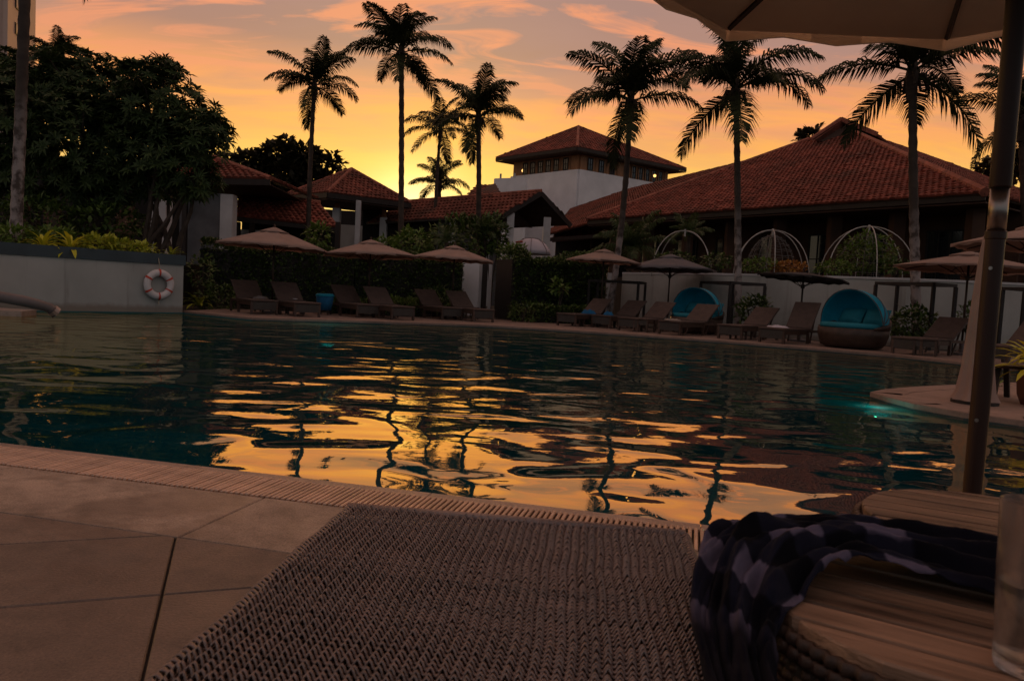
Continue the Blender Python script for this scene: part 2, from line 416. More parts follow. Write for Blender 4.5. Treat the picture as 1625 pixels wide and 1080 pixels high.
# ------------------------------------------------------------------ mesh helpers
class MB:
    def __init__(s): s.v = []; s.f = []; s.uv = {}
    def add(s, vs, fs):
        k = len(s.v); s.v += [V(p) for p in vs]; s.f += [tuple(i + k for i in f) for f in fs]
        return s
    def box(s, c, size, rot=None):
        x, y, z = [q / 2 for q in size]
        ps = [V((i, j, k)) for i in (-x, x) for j in (-y, y) for k in (-z, z)]
        if rot is not None: ps = [rot @ p for p in ps]
        c = V(c)
        return s.add([p + c for p in ps], [(0, 1, 3, 2), (4, 6, 7, 5), (0, 4, 5, 1), (2, 3, 7, 6), (0, 2, 6, 4), (1, 5, 7, 3)])
    def bbox(s, c, size, b=.006, rot=None):       # box with chamfered top/side edges
        x, y, z = [q / 2 for q in size]
        ring = lambda e, zz: [V((-x + e, -y + e, zz)), V((x - e, -y + e, zz)), V((x - e, y - e, zz)), V((-x + e, y - e, zz))]
        ps = ring(b, -z) + ring(0, -z + b) + ring(0, z - b) + ring(b, z)
        if rot is not None: ps = [rot @ p for p in ps]
        c = V(c); fs = [(3, 2, 1, 0), (12, 13, 14, 15)]
        for r in range(3):
            for i in range(4):
                j = (i + 1) % 4
                fs.append((r * 4 + i, r * 4 + j, r * 4 + 4 + j, r * 4 + 4 + i))
        return s.add([p + c for p in ps], fs)
    def bar(s, a, b, w, h=None, up=V((0, 0, 1))):  # square bar between two points
        a, b = V(a), V(b); d = (b - a).normalized(); h = h or w
        if abs(d.dot(up)) > .98: up = V((0, 1, 0))
        x = d.cross(up).normalized(); z = x.cross(d)
        ps = [p + x * i * w / 2 + z * k * h / 2 for p in (a, b) for i, k in ((-1, -1), (1, -1), (1, 1), (-1, 1))]
        return s.add(ps, [(3, 2, 1, 0), (4, 5, 6, 7)] + [(i, (i + 1) % 4, 4 + (i + 1) % 4, 4 + i) for i in range(4)])
    def prism(s, poly, z0, z1):
        n = len(poly)
        ps = [V((p[0], p[1], z0)) for p in poly] + [V((p[0], p[1], z1)) for p in poly]
        area = sum(poly[i][0] * poly[(i + 1) % n][1] - poly[(i + 1) % n][0] * poly[i][1] for i in range(n))
        up = tuple(range(n, 2 * n)); dn = tuple(reversed(range(n)))
        fs = [up, dn] + [(i, (i + 1) % n, n + (i + 1) % n, n + i) for i in range(n)]
        if area < 0: fs = [tuple(reversed(f)) for f in fs]
        return s.add(ps, fs)
    def slab(s, pts, thick):                      # planar polygon in space with thickness below it
        pts = [V(p) for p in pts]; n = len(pts)
        nm = V((0, 0, 0))
        for i in range(n): nm += (pts[i] - pts[0]).cross(pts[(i + 1) % n] - pts[0])
        nm.normalize()
        if nm.z < 0: pts.reverse(); nm = -nm
        lo = [p - nm * thick for p in pts]
        return s.add(pts + lo, [tuple(range(n)), tuple(reversed(range(n, 2 * n)))] + [((i + 1) % n, i, n + i, n + (i + 1) % n) for i in range(n)])
    def tube(s, pts, rad, n=6, cap=True, flat=1.0):
        pts = [V(p) for p in pts]; m = len(pts)
        if isinstance(rad, (int, float)): rad = [rad] * m
        rings = []; xprev = None
        for i, p in enumerate(pts):
            d = (pts[min(i + 1, m - 1)] - pts[max(i - 1, 0)]).normalized()
            if xprev is None:
                x = d.orthogonal().normalized()
            else:
                x = (xprev - d * xprev.dot(d))
                x = x.normalized() if x.length > 1e-6 else d.orthogonal().normalized()
            xprev = x; y = d.cross(x)
            rings += [p + (x * math.cos(2 * PI * k / n) + y * math.sin(2 * PI * k / n) * flat) * rad[i] for k in range(n)]
        fs = [(i * n + k, i * n + (k + 1) % n, (i + 1) * n + (k + 1) % n, (i + 1) * n + k) for i in range(m - 1) for k in range(n)]
        if cap: fs += [tuple(reversed(range(n))), tuple(range((m - 1) * n, m * n))]
        return s.add(rings, fs)
    def lathe(s, prof, n=24, c=(0, 0, 0), cap=True):
        c = V(c); m = len(prof)
        ps = [c + V((r * math.cos(2 * PI * k / n), r * math.sin(2 * PI * k / n), z)) for r, z in prof for k in range(n)]
        fs = [(i * n + k, i * n + (k + 1) % n, (i + 1) * n + (k + 1) % n, (i + 1) * n + k) for i in range(m - 1) for k in range(n)]
        if cap: fs += [tuple(reversed(range(n))), tuple(range((m - 1) * n, m * n))]
        return s.add(ps, fs)
    def leaf(s, p, d, w, length, up, bend=.25):   # one bent leaf: 4 triangles-ish
        d = d.normalized(); x = d.cross(up)
        x = x.normalized() if x.length > 1e-4 else d.orthogonal().normalized()
        nrm = x.cross(d)
        a = p + d * length * .5 + x * w + nrm * bend * length * .12
        b = p + d * length * .5 - x * w + nrm * bend * length * .12
        t = p + d * length - nrm * bend * length * .35
        m = p + d * length * .5
        return s.add([p, a, t, b, m], [(0, 4, 1), (1, 4, 2), (0, 3, 4), (3, 2, 4)])
    def mesh(s, name, origin=(0, 0, 0), smooth=False):
        o = V(origin)
        me = bpy.data.meshes.new(name)
        me.from_pydata([tuple(p - o) for p in s.v], [], s.f)
        if smooth: me.polygons.foreach_set('use_smooth', [True] * len(me.polygons))
        me.update()
        return me
    def build(s, name, m, parent=None, origin=None, smooth=False, world=False):
        """one mesh object; under a parent the vertices are the thing's own coordinates (world=True: given in world axes)"""
        org = V((0, 0, 0))
        if world and parent is not None:
            q = parent
            while q is not None: org = org + q.location; q = q.parent
        elif origin is not None: org = V(origin)
        o = bpy.data.objects.new(name, s.mesh(name, org, smooth))
        o.data.materials.append(M[m] if isinstance(m, str) else m)
        C.objects.link(o)
        if parent is not None: o.parent = parent
        elif origin is not None: o.location = org
        return o

def tag(o, label=None, cat=None, group=None, kind=None):
    if label: o['label'] = label
    if cat: o['category'] = cat
    if group: o['group'] = group
    if kind: o['kind'] = kind
    return o
def thing(name, label, cat, loc=(0, 0, 0), rotz=0.0, group=None):
    o = bpy.data.objects.new(name, None); C.objects.link(o)
    o.empty_display_size = .2
    o.location = loc; o.rotation_euler = (0, 0, rotz)
    return tag(o, label, cat, group)
KIDS = {}
def copy_tree(o, parent=None):
    c = o.copy(); C.objects.link(c)
    if parent is not None: c.parent = parent
    for ch in list(o.children): copy_tree(ch, c)
    return c
def dup(root, loc, rotz, label, group=None, scale=1.0):
    c = copy_tree(root)
    c.location = loc; c.rotation_euler = (0, 0, rotz); c.scale = (scale,) * 3
    c['label'] = label
    if group: c['group'] = group
    return c
def inst(me, name, parent, matrix, m=None):       # a part that shares mesh data
    o = bpy.data.objects.new(name, me); C.objects.link(o)
    if m is not None and not me.materials: me.materials.append(M[m])
    if parent is not None: o.parent = parent
    o.matrix_local = matrix
    return o
def basis(o, x, y, z):
    return Matrix(((x.x, y.x, z.x, o.x), (x.y, y.y, z.y, o.y), (x.z, y.z, z.z, o.z), (0, 0, 0, 1)))
# ------------------------------------------------------------------ the pool and its decks
rng = random.Random(7)
E0, ED, EN = V((-2.45, 3.615)), V((.9743, -.2253)), V((.2253, .9743))     # near pool edge: a straight line
def edge(s, off=0.0): return E0 + ED * s - EN * off                         # s along it, off away from the water
far_px = [(300, 499), (400, 504), (520, 507.5), (620, 510.5), (700, 513), (780, 516), (880, 522), (1000, 530), (1140, 540), (1300, 553), (1420, 563), (1530, 575)]
far_edge = [V(G(*p)[:2]) for p in far_px[1:]] + [V((8.9, 13.0)), V((8.6, 12.0))]
pen_px = [(1535, 609), (1450, 613.5), (1405, 617)]
pen_low = [(1381, 622), (1410, 631), (1450, 641), (1530, 655), (1625, 668)]
pen_edge = [V((8.0, 11.3)), V((7.0, 10.3))] + [V(G(*p)[:2]) for p in pen_px + pen_low] + [V((5.6, 5.6)), V((6.3, 4.6)), V((6.0, 3.2)), V((4.9, 2.2))]
wallL0, wallL1 = V((-16.0, 8.93)), V((-8.06, 18.42))
near_edge = [edge(6.6), edge(3.5), edge(0), edge(-6), edge(-13.5)]
pool = near_edge + [V((-16.0, 7.6)), V((-16.0, 8.9)), wallL1] + far_edge + pen_edge     # clockwise loop of the water
pool_out = pool

def flat_with_hole(name, outer, hole, z, m):
    bm = bmesh.new()
    es = []
    for loop in (outer, hole):
        vs_ = [bm.verts.new((p[0], p[1], z)) for p in loop]
        es += [bm.edges.new((vs_[i], vs_[(i + 1) % len(vs_)])) for i in range(len(vs_))]
    bmesh.ops.triangle_fill(bm, edges=es, use_beauty=True, normal=(0, 0, 1))
    bmesh.ops.recalc_face_normals(bm, faces=bm.faces)
    if sum(f.normal.z for f in bm.faces) < 0: bmesh.ops.reverse_faces(bm, faces=bm.faces)
    me = bpy.data.meshes.new(name); bm.to_mesh(me); bm.free()
    o = bpy.data.objects.new(name, me); me.materials.append(M[m]); C.objects.link(o)
    return o
BIG = [V((-900, -900)), V((900, -900)), V((900, 900)), V((-900, 900))]
tag(flat_with_hole('ground', BIG, pool, -.045, 'soil'), kind='structure')
# basin: floor and walls under the water
mb = MB()
n = len(pool)
mb.add([(p.x, p.y, -1.35) for p in pool] + [(p.x, p.y, -.045) for p in pool],
       [tuple(range(n))] + [(i, (i + 1) % n, n + (i + 1) % n, n + i) for i in range(n)])
tag(mb.build('pool_basin', 'pool_tile'), kind='structure')
mb = MB(); mb.add([(p.x, p.y, -.07) for p in pool], [tuple(reversed(range(n)))])
wat = tag(mb.build('pool_water', 'water'), kind='structure')
if wat.data.polygons[0].normal.z < 0: wat.data.flip_normals()

# near deck: joint bed, coping, grating bars, border slabs, field slabs laid at another angle
mb = MB(); mb.prism([tuple(edge(6.4, .0)), tuple(edge(-13.5, .0)), (-16, -6), (7, -6), (7, 1.5)], -.044, -.011)
deck = tag(mb.build('pool_deck', 'gap'), kind='structure')
mb = MB()
L = 1.1
s0 = -13.2
while s0 < 6.2:
    a, b = edge(s0 + .002, -.012), edge(s0 + L - .002, -.012); c, d = edge(s0 + L - .002, .066), edge(s0 + .002, .066)
    m1 = MB().prism([tuple(a), tuple(b), tuple(c), tuple(d)], -.05, -.004)
    q = m1.build('coping_stone', 'coping', deck)
    s0 += L
# grating: single bars where they can be told apart, the rest joined
bar = MB(); bar.bbox((0, 0, -.006), (.0145, .262, .024), .003)
bar_me = bar.mesh('grate_bar'); 
rot = math.atan2(EN.y, EN.x) - PI / 2
s0, k = -.95, 0
PITCHB = .0225
while k < 190:
    p = edge(s0 + k * PITCHB, .066 + .004 + .1315)
    inst(bar_me, 'grate_bar', deck, Matrix.Translation((p.x, p.y, rng.uniform(-.0012, .0012))) @ Matrix.Rotation(rot + rng.uniform(-.012, .012), 4, 'Z'), 'grate')
    k += 1
mb = MB()
rr = Matrix.Rotation(rot, 3, 'Z')
for s in [s0 - i * PITCHB for i in range(1, 360)] + [s0 + (190 + i) * PITCHB for i in range(0, 110)]:
    p = edge(s, .2015); mb.bbox((p.x, p.y, -.006), (.0145, .262, .024), .003, rr)
tag(mb.build('grate_bars', 'grate', deck), kind='stuff').name = 'far_grating'
def slab_obj(poly, z1=0.0, m_='stone'):
    b_ = MB(); n_ = len(poly)
    c_ = sum((V(p) for p in poly), V((0, 0))) / n_
    ins = [V(p) + (c_ - V(p)).normalized() * .005 for p in poly]
    vs_ = [(p[0], p[1], -.03) for p in poly] + [(p[0], p[1], z1 - .0035) for p in poly] + [(p.x, p.y, z1) for p in ins]
    fs_ = [tuple(range(2 * n_, 3 * n_))] + [(r * n_ + i, r * n_ + (i + 1) % n_, (r + 1) * n_ + (i + 1) % n_, (r + 1) * n_ + i) for r in (0, 1) for i in range(n_)]
    b_.add(vs_, fs_)
    return b_.build('paving_slab', m_, deck)
W1, W2 = .340, .850
s0 = -11.57
while s0 < 6.0:
    slab_obj([tuple(edge(s0 + .003, W2)), tuple(edge(s0 + 1.197, W2)), tuple(edge(s0 + 1.197, W1)), tuple(edge(s0 + .003, W1))][::1], rng.uniform(-.001, .001))
    s0 += 1.2
def clip(poly, p0, nrm):                     # keep the side where (p - p0).nrm <= 0
    out = []
    for i in range(len(poly)):
        a, b = poly[i], poly[(i + 1) % len(poly)]
        da, db = (a - p0).dot(nrm), (b - p0).dot(nrm)
        if da <= 0: out.append(a)
        if da * db < 0: out.append(a + (b - a) * (da / (da - db)))
    return out
ga = R(20.2); gu, gv = V((math.cos(ga), math.sin(ga))), V((-math.sin(ga), math.cos(ga)))
gO = V((-.897, 1.968)); SL, SW = .605, .505
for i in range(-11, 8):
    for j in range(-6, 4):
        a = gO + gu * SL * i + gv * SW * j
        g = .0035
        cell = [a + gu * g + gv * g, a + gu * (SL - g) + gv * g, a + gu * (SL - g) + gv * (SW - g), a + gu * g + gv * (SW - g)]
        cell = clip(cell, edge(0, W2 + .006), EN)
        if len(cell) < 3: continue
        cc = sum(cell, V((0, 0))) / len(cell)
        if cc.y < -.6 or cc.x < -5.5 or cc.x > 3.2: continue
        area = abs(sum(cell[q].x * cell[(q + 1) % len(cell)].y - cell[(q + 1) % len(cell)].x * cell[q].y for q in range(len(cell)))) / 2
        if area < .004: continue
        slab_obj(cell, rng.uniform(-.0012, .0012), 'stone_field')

# far deck and the tongue of deck on the right: pale stone with a lip over the water
def ring_deck(name, inner, outer, z1, m):
    pts = [(p[0], p[1]) for p in inner] + [(p[0], p[1]) for p in outer]
    return tag(MB().prism(pts, -.13, z1).build(name, m), kind='structure')
far_back = [V((13.0, 15.5)), V((11.6, 17.2)), V((9.6, 19.0)), V((7.6, 20.4)), V((5.2, 21.8)), V((3.4, 23.6)), V((1.4, 23.9)), V((-2, 23.2)), V((-5, 21.6)), V((-8.0, 21.0))]
fd = ring_deck('far_pool_deck', [wallL1 + V((.02, .02))] + far_edge, [V((13.5, 11.6))] + far_back, 0.0, 'stone_far')
pk = ring_deck('deck_tongue', pen_edge, [V((9, 2.2)), V((13.4, 5)), V((13.4, 11.5)), V((8.7, 11.9))], 0.002, 'stone_far')
# slab joints of the far deck: thin kerb stones along its lip
def kerb(line, parent, w=.30, z=.004):
    for i in range(len(line) - 1):
        a, b = line[i], line[i + 1]; d = (b - a); ln = d.length; d = d / ln; nn = V((d.y, -d.x))
        k = max(1, round(ln / .9))
        for q in range(k):
            p, r_ = a + d * (ln * q / k + .006), a + d * (ln * (q + 1) / k - .006)
            MB().prism([tuple(p - nn * .02), tuple(r_ - nn * .02), tuple(r_ + nn * w * -1), tuple(p + nn * w * -1)][::-1], -.045, z).build('kerb_stone', 'stone_far', parent)
kerb(far_edge[:-2], fd)
kerb(pen_edge[1:-3], pk, z=.006)

# underwater lamps that are lit
def pool_lamp(loc, face, label):
    t = thing('pool_light', label, 'pool light', loc, 0, 'lit lamps under the pool surface')
    q = V((face[0], face[1], 0)).normalized().to_track_quat('Z', 'Y').to_matrix()
    a = MB(); a.lathe([(.19, -.02), (.19, .015), (.155, .02)], 20); a.v = [V((p.x, p.y * .30, p.z)) for p in a.v]; a.v = [q @ p for p in a.v]; a.build('housing', 'pipe', t)
    b_ = MB(); b_.lathe([(.15, .0), (.15, .024), (.05, .032)], 20); b_.v = [V((p.x, p.y * .24, p.z)) for p in b_.v]; b_.v = [q @ p for p in b_.v]; b_.build('lens', 'pool_light', t)
    ld = bpy.data.lights.new('pool_lamp', 'POINT'); ld.energy = 9; ld.color = (.05, .85, .72); ld.shadow_soft_size = .1
    lo = bpy.data.objects.new('pool_lamp', ld); C.objects.link(lo); lo.parent = t; lo.location = V((face[0], face[1], 0)).normalized() * .3
    return t
pl = G(1384, 624, -.4)
pool_lamp((3.74, 7.55, -.16), (-.55, -.8), 'lit teal underwater lamp at the pointed tip of the deck tongue')
pool_lamp((-4.2, 17.25, -.55), (.2, -1), 'lit teal underwater lamp below the far deck by the left loungers')

# left water wall with slate-blue coping, bed behind it
wd = (wallL1 - wallL0).normalized(); wnrm = V((-wd.y, wd.x))     # away from the pool
lw = thing('planter_wall', 'long cream wall with a slate blue coping rising from the water on the left', 'wall', (wallL1.x, wallL1.y, 0))
def q2(a): return (a.x - wallL1.x, a.y - wallL1.y)
ln = (wallL1 - wallL0).length
mb = MB(); mb.prism([q2(wallL0), q2(wallL1), q2(wallL1 + wnrm * 2.9), q2(wallL1 + wnrm * 2.9 - wd * .3), q2(wallL1 + wnrm * .3 - wd * .3), q2(wallL0 + wnrm * .3)], -1.3, 1.10)
mb.build('wall_face', 'cream_wall', lw)
mb = MB(); a, b = wallL0 - wnrm * .035, wallL1 - wnrm * .035 + wd * .035
mb.prism([q2(a), q2(b), q2(b + wnrm * 3.0), q2(b + wnrm * 3.0 - wd * .40), q2(b + wnrm * .40 - wd * .40), q2(a + wnrm * .40)], 1.102, 1.345)
mb.build('coping', 'cap_blue', lw)
mb = MB(); a, b = wallL0 + wnrm * .31, wallL1 + wnrm * .31 - wd * .31
bed = [a, b, b + wnrm * 2.6, V((-9.5, 29)), V((-34, 29)), V((-24, 10))]
tag(mb.prism([tuple(p) for p in bed], -.04, 1.22).build('planting_bed', 'soil'), kind='structure')

# terrace wall on the right and the raised terrace behind it
wpts = [G(988, 432, 1.8), G(1130, 433, 1.8), G(1300, 437, 1.8), G(1440, 441, 1.8), G(1560, 446, 1.8), V((15.8, 19.6, 1.8))]
wp = [V(p[:2]) for p in wpts]
tw = thing('terrace_wall', 'long grey rendered wall behind the right loungers, holding up the terrace', 'wall', (wp[2].x, wp[2].y, 0))
mb = MB(); o2 = wp[2]
front = [tuple(p - o2) for p in wp]; backp = [tuple(p - o2 + V((.1, .28))) for p in wp]
mb.prism(front + backp[::-1], -.04, 1.74)
mb.build('wall_face', 'cream_wall', tw)
mb = MB(); mb.prism([(x - .01, y - .03) for x, y in front] + [(x, y + .03) for x, y in backp][::-1], 1.742, 1.80); mb.build('coping', 'pillar', tw)
ter = [tuple(p + V((.1, .285))) for p in wp] + [(60, 19), (60, 70), (5, 70), (3.6, 34)]
tag(MB().prism(ter, -.04, 1.66).build('terrace', 'soil'), kind='structure')
# ------------------------------------------------------------------ roofs and buildings
def inside(p, poly):
    c = False; n_ = len(poly)
    for i in range(n_):
        a, b = poly[i], poly[(i + 1) % n_]
        if (a[1] > p[1]) != (b[1] > p[1]) and p[0] < (b[0] - a[0]) * (p[1] - a[1]) / (b[1] - a[1]) + a[0]: c = not c
    return c
def tile_mesh(w, l, h, seg=4):
    b = MB(); k = seg + 1
    prof = [(-w * .52 + w * 1.04 * i / seg, h * (math.sin(PI * i / seg) ** .8)) for i in range(k)]
    lift = h * .75
    vs_ = [(x, -.03, z + lift) for x, z in prof] + [(x, l * 1.12, z) for x, z in prof] + [(x, -.03, -.005) for x, z in prof]
    fs_ = [(i, i + 1, k + i + 1, k + i) for i in range(seg)] + [(2 * k + i, 2 * k + i + 1, i + 1, i) for i in range(seg)]
    return b.add(vs_, fs_)
def tiled_slope(parent, pts, tw, tl, th, m, nparts=0, seed=1, deck=.07, under='roof_under'):
    r_ = random.Random(seed)
    pts = [V(p) for p in pts]
    u = (pts[1] - pts[0]).normalized()
    nm = V((0, 0, 0))
    for i in range(1, len(pts) - 1): nm += (pts[i] - pts[0]).cross(pts[i + 1] - pts[0])
    nm.normalize()
    if nm.z < 0: nm = -nm
    v = nm.cross(u)
    if v.z < 0: u, v = -u, -v
    q0 = parent.location
    MB().slab([p - q0 for p in pts], deck).build('roof_deck', under, parent)
    o = pts[0]
    poly = [((p - o).dot(u), (p - o).dot(v)) for p in pts]
    x0, x1 = min(p[0] for p in poly), max(p[0] for p in poly); y0, y1 = min(p[1] for p in poly), max(p[1] for p in poly)
    base = tile_mesh(tw, tl, th)
    spots = []
    j = 0; y = y0
    while y < y1:
        i = 0; x = x0 + tw * (.5 if j % 2 else 0)
        while x < x1 + tw:
            if inside((x, y + tl * .5), poly):
                spots.append((x + r_.uniform(-.008, .008), y + r_.uniform(-.014, .014), r_.uniform(-.05, .05) * (3.5 if r_.random() < .04 else 1), r_.uniform(0, .012) + (.03 if r_.random() < .02 else 0)))
            x += tw
        y += tl; j += 1
    if nparts:
        spots.sort(key=lambda s: (o + u * s[0] + v * s[1] - V((0, 0, EYE))).length)
        me = base.mesh('roof_tile')
        for s in spots[:nparts]:
            c = o + u * s[0] + v * s[1] + nm * (.004 + s[3]) - q0
            a = s[2]
            inst(me, 'roof_tile', parent, basis(c, u * math.cos(a) + v * math.sin(a), v * math.cos(a) - u * math.sin(a), nm), m)
    mb = MB()
    for s in spots[nparts:]:
        c = o + u * s[0] + v * s[1] + nm * (.004 + s[3]) - q0
        a = s[2]; uu, vv = u * math.cos(a) + v * math.sin(a), v * math.cos(a) - u * math.sin(a)
        mb.add([c + uu * p.x + vv * p.y + nm * p.z for p in base.v], base.f)
    if mb.v: tag(mb.build('roof_tiling', m, parent), kind='stuff')
    return u, v, nm
def ridge(parent, pts, r=.11, m='ridge', step=.38):
    q0 = parent.location; mb = MB()
    for a, b in zip(pts[:-1], pts[1:]):
        a, b = V(a) - q0, V(b) - q0; d = b - a; k = max(1, int(d.length / step))
        for i in range(k):
            mb.tube([a + d * (i / k) + V((0, 0, .02)), a + d * ((i + 1.05) / k) + V((0, 0, .045))], [r * 1.06, r * .92], 7)
    return mb.build('ridge_cap', m, parent)
def beam(parent, a, b, w, h, m, name='fascia'):
    q0 = parent.location
    return MB().bar(V(a) - q0, V(b) - q0, w, h).build(name, m, parent)
def post(parent, p, z0, z1, w, m, name='column'):
    q0 = parent.location
    return MB().bbox((p[0] - q0.x, p[1] - q0.y, (z0 + z1) / 2 - q0.z), (w, w, z1 - z0), .02).build(name, m, parent)
def wall_panel(parent, a, b, z0, z1, t, m, name='wall'):
    q0 = parent.location; a, b = V((a[0], a[1])), V((b[0], b[1])); d = (b - a).normalized(); nn = V((-d.y, d.x)) * t / 2
    return MB().prism([tuple(a - nn - q0.xy), tuple(b - nn - q0.xy), tuple(b + nn - q0.xy), tuple(a + nn - q0.xy)], z0 - q0.z, z1 - q0.z).build(name, m, parent)
def window(parent, a, b, z0, z1, nx=2, ny=2, fm='dark_wood', gm='glass', depth=.06, off=0.0, fw=.06):
    """frame with its bars, and the pane behind it; a and b are the lower corners seen from outside (left, right)"""
    q0 = parent.location; a, b = V((a[0], a[1], 0)), V((b[0], b[1], 0)); d = (b - a); w = d.length; d.normalize(); nn = V((d.y, -d.x, 0))
    rm = Matrix((d, -nn, V((0, 0, 1)))).transposed()
    c = lambda s, z, o=0: a + d * s + V((0, 0, z)) + nn * (off + o) - q0
    mb = MB(); h = z1 - z0
    for s in (fw / 2, w - fw / 2): mb.box(c(s, (z0 + z1) / 2), (fw, depth, h), rm)
    for z in (z0 + fw / 2, z1 - fw / 2): mb.box(c(w / 2, z), (w - 2 * fw, depth, fw), rm)
    for i in range(1, nx): mb.box(c(w * i / nx, (z0 + z1) / 2), (fw * .6, depth * .8, h - 2 * fw), rm)
    for j in range(1, ny): mb.box(c(w / 2, z0 + h * j / ny), (w - 2 * fw, depth * .7, fw * .6), rm)
    f = mb.build('window', fm, parent)
    MB().box(c(w / 2, (z0 + z1) / 2, -.02), (w - fw, .012, h - fw), rm).build('pane', gm, f)
    return f

# --- the big hall with the broad tiled roof
Cc = P(1563, 306, 24.0); ez = Cc.z
Lc = G(931, 349, ez)
Ap = P(1338, 203, 41.0)
hall = thing('hall', 'wide low hall under one huge terracotta tiled hip roof with a small gablet', 'building', (Cc.x, Cc.y, 1.66))
ed = (Cc - Lc).normalized(); inn = V((-ed.y, ed.x, 0))
if inn.y < 0: inn = -inn
tr_, tl_ = Cc.lerp(Ap, .86), Lc.lerp(Ap, .86)
tiled_slope(hall, [Lc, Cc, tr_, tl_], .22, .27, .05, 'tile', 300, 3)
Br = Cc + inn * 24; Br = V((Br.x, Br.y, ez)); Bl = Lc + inn * 24; Bl = V((Bl.x, Bl.y, ez))
Ab = Ap + inn * 6.0
tiled_slope(hall, [Cc, Br, Ab, Ap.lerp(Cc, .02)], .22, .27, .05, 'tile', 0, 4)
MB().slab([p - hall.location for p in (Lc, Ap, Ab, Bl)], .07).build('left_slope', 'tile_dull', hall)
MB().slab([p - hall.location for p in (Br, Bl, Ab)], .07).build('rear_slope', 'tile_dull', hall)
ridge(hall, [Cc, tr_, Ap], .15); ridge(hall, [Lc, tl_], .13)
# gablet
gap_ = P(1335, 189, 39.3); gl0 = P(1287, 222, 38.6); gr0 = P(1392, 213, 38.2)
gb = inn * 1.6
MB().slab([p - hall.location for p in (gl0 + V((0, 0, .05)), gap_, gap_ + gb, gl0 + gb)], .10).build('gablet_slope', 'tile_dull', hall)
MB().slab([p - hall.location for p in (gr0 + V((0, 0, .05)), gap_, gap_ + inn * 7 - V((0, 0, 1.6)), gr0 + inn * 7 - V((0, 0, 1.55)))], .10).build('gablet_slope', 'tile_dull', hall)
MB().slab([p - hall.location for p in (gl0 + inn * .5, gr0 + inn * .5, gap_ + inn * .5 - V((0, 0, .08)))], .06).build('gablet_face', 'warm_wood', hall).data.materials[0] = M['roof_under']
beam(hall, gl0, gap_, .12, .22, 'ridge', 'barge_board'); beam(hall, gr0, gap_, .12, .22, 'ridge', 'barge_board')
# under the eaves
s_in = 1.5
def eave_pt(t, inset, z): p = Lc.lerp(Cc, t) + inn * inset; return V((p.x, p.y, z))
beam(hall, eave_pt(0, .08, ez - .13), eave_pt(1, .08, ez - .13), .06, .20, 'dark_wood')
MB().slab([p - hall.location for p in (eave_pt(0, .1, ez - .26), eave_pt(1, .1, ez - .26), eave_pt(1, 3.4, ez - .24), eave_pt(0, 3.4, ez - .24))], .05).build('soffit', 'roof_under', hall)
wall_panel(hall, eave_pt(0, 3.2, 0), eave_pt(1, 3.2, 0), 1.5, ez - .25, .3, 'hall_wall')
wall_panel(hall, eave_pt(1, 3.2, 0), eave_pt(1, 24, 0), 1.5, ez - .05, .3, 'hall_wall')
for t in (.04, .17, .30, .43, .56, .69, .82, .96):
    post(hall, eave_pt(t, 1.3, 0), 1.5, ez - .3, .42, 'hall_wall')
for t in (.09, .22, .35, .48, .61, .74, .87):
    window(hall, eave_pt(t - .035, 3.0, 0), eave_pt(t + .035, 3.0, 0), 1.9, ez - .8, 3, 2, 'frame_wood')

# --- low wing left of the hall: its roof runs down towards the porch
w1, w2, w3 = P(878, 368, 50), P(936, 352, 46.5), P(1188, 255, 45.5)
wn_ = (w2 - w1).cross(w3 - w1).normalized()
wing = thing('wing_building', 'lower tiled wing tucked behind the left end of the wide hall roof', 'building', (w1.x, w1.y, 0))
tiled_slope(wing, [PP(870, 372, w1, wn_), PP(945, 352, w1, wn_), PP(1200, 262, w1, wn_), PP(1188, 255, w1, wn_), PP(1080, 281, w1, wn_), PP(1000, 300, w1, wn_), PP(908, 331, w1, wn_)], .26, .32, .06, 'tile_dull', 0, 5)
wa, wb = P(884, 372, 52), P(1010, 372, 50)
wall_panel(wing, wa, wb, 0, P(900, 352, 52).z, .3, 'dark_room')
lowr = [P(876, 383, 49), P(1003, 373, 46), P(1003, 352, 49), P(884, 357, 52)]
tiled_slope(wing, lowr, .26, .32, .06, 'tile_dull', 0, 6)
for px in (884, 940, 1000): post(wing, P(px, 400, 49.5), 0, P(px, 374, 49.5).z, .25, 'dark_wood')
beam(wing, P(872, 380, 47), P(1003, 371, 44.5), .1, .22, 'dark_wood')

# --- two-storey tower block
F = P(916, 233, 70.0); tz = F.z
Le, Re = G(787, 251, tz), G(1089, 268, tz)
Bk = Le + Re - F
ctr = (F + Le + Re + Bk) / 4
apx = P(918, 201, ctr.y)
tower = thing('tower_block', 'white two storey block with a wooden window band under a shallow red hip roof', 'building', (ctr.x, ctr.y, 0))
for a, b, k in ((Le, F, 1), (F, Re, 2), (Re, Bk, 3), (Bk, Le, 4)):
    tiled_slope(tower, [a, b, apx], .36, .42, .06, 'tile', 0, 10 + k, .12)
ridge(tower, [F, apx], .14, step=.6); ridge(tower, [Le, apx], .12, step=.6); ridge(tower, [Re, apx], .12, step=.6)
k = .80
wq = [ctr + (p - ctr) * k for p in (Le, F, Re, Bk)]
zsill = P(911, 269, wq[1].y).z; 
zb = 6.0
for a, b in ((0, 1), (1, 2), (2, 3), (3, 0)):
    wall_panel(tower, wq[a], wq[b], zsill, tz + .1, .3, 'warm_wood', 'upper_wall')
    A, B = ctr + (wq[a] - ctr) * 1.03, ctr + (wq[b] - ctr) * 1.03
    wall_panel(tower, A, B, 0, zsill, .35, 'white_wall', 'parapet')
for a, b in ((Le, F), (F, Re)):
    beam(tower, a - V((0, 0, .15)), b - V((0, 0, .15)), .12, .3, 'dark_wood')
MB().slab([p - tower.location - V((0, 0, .32)) for p in (Le, F, Re, Bk)], .06).build('soffit', 'roof_under', tower)
def on(a, b, t): return a.lerp(b, t)
def out(a, b): d = (b - a).normalized(); return V((d.y, -d.x, 0)) * .2
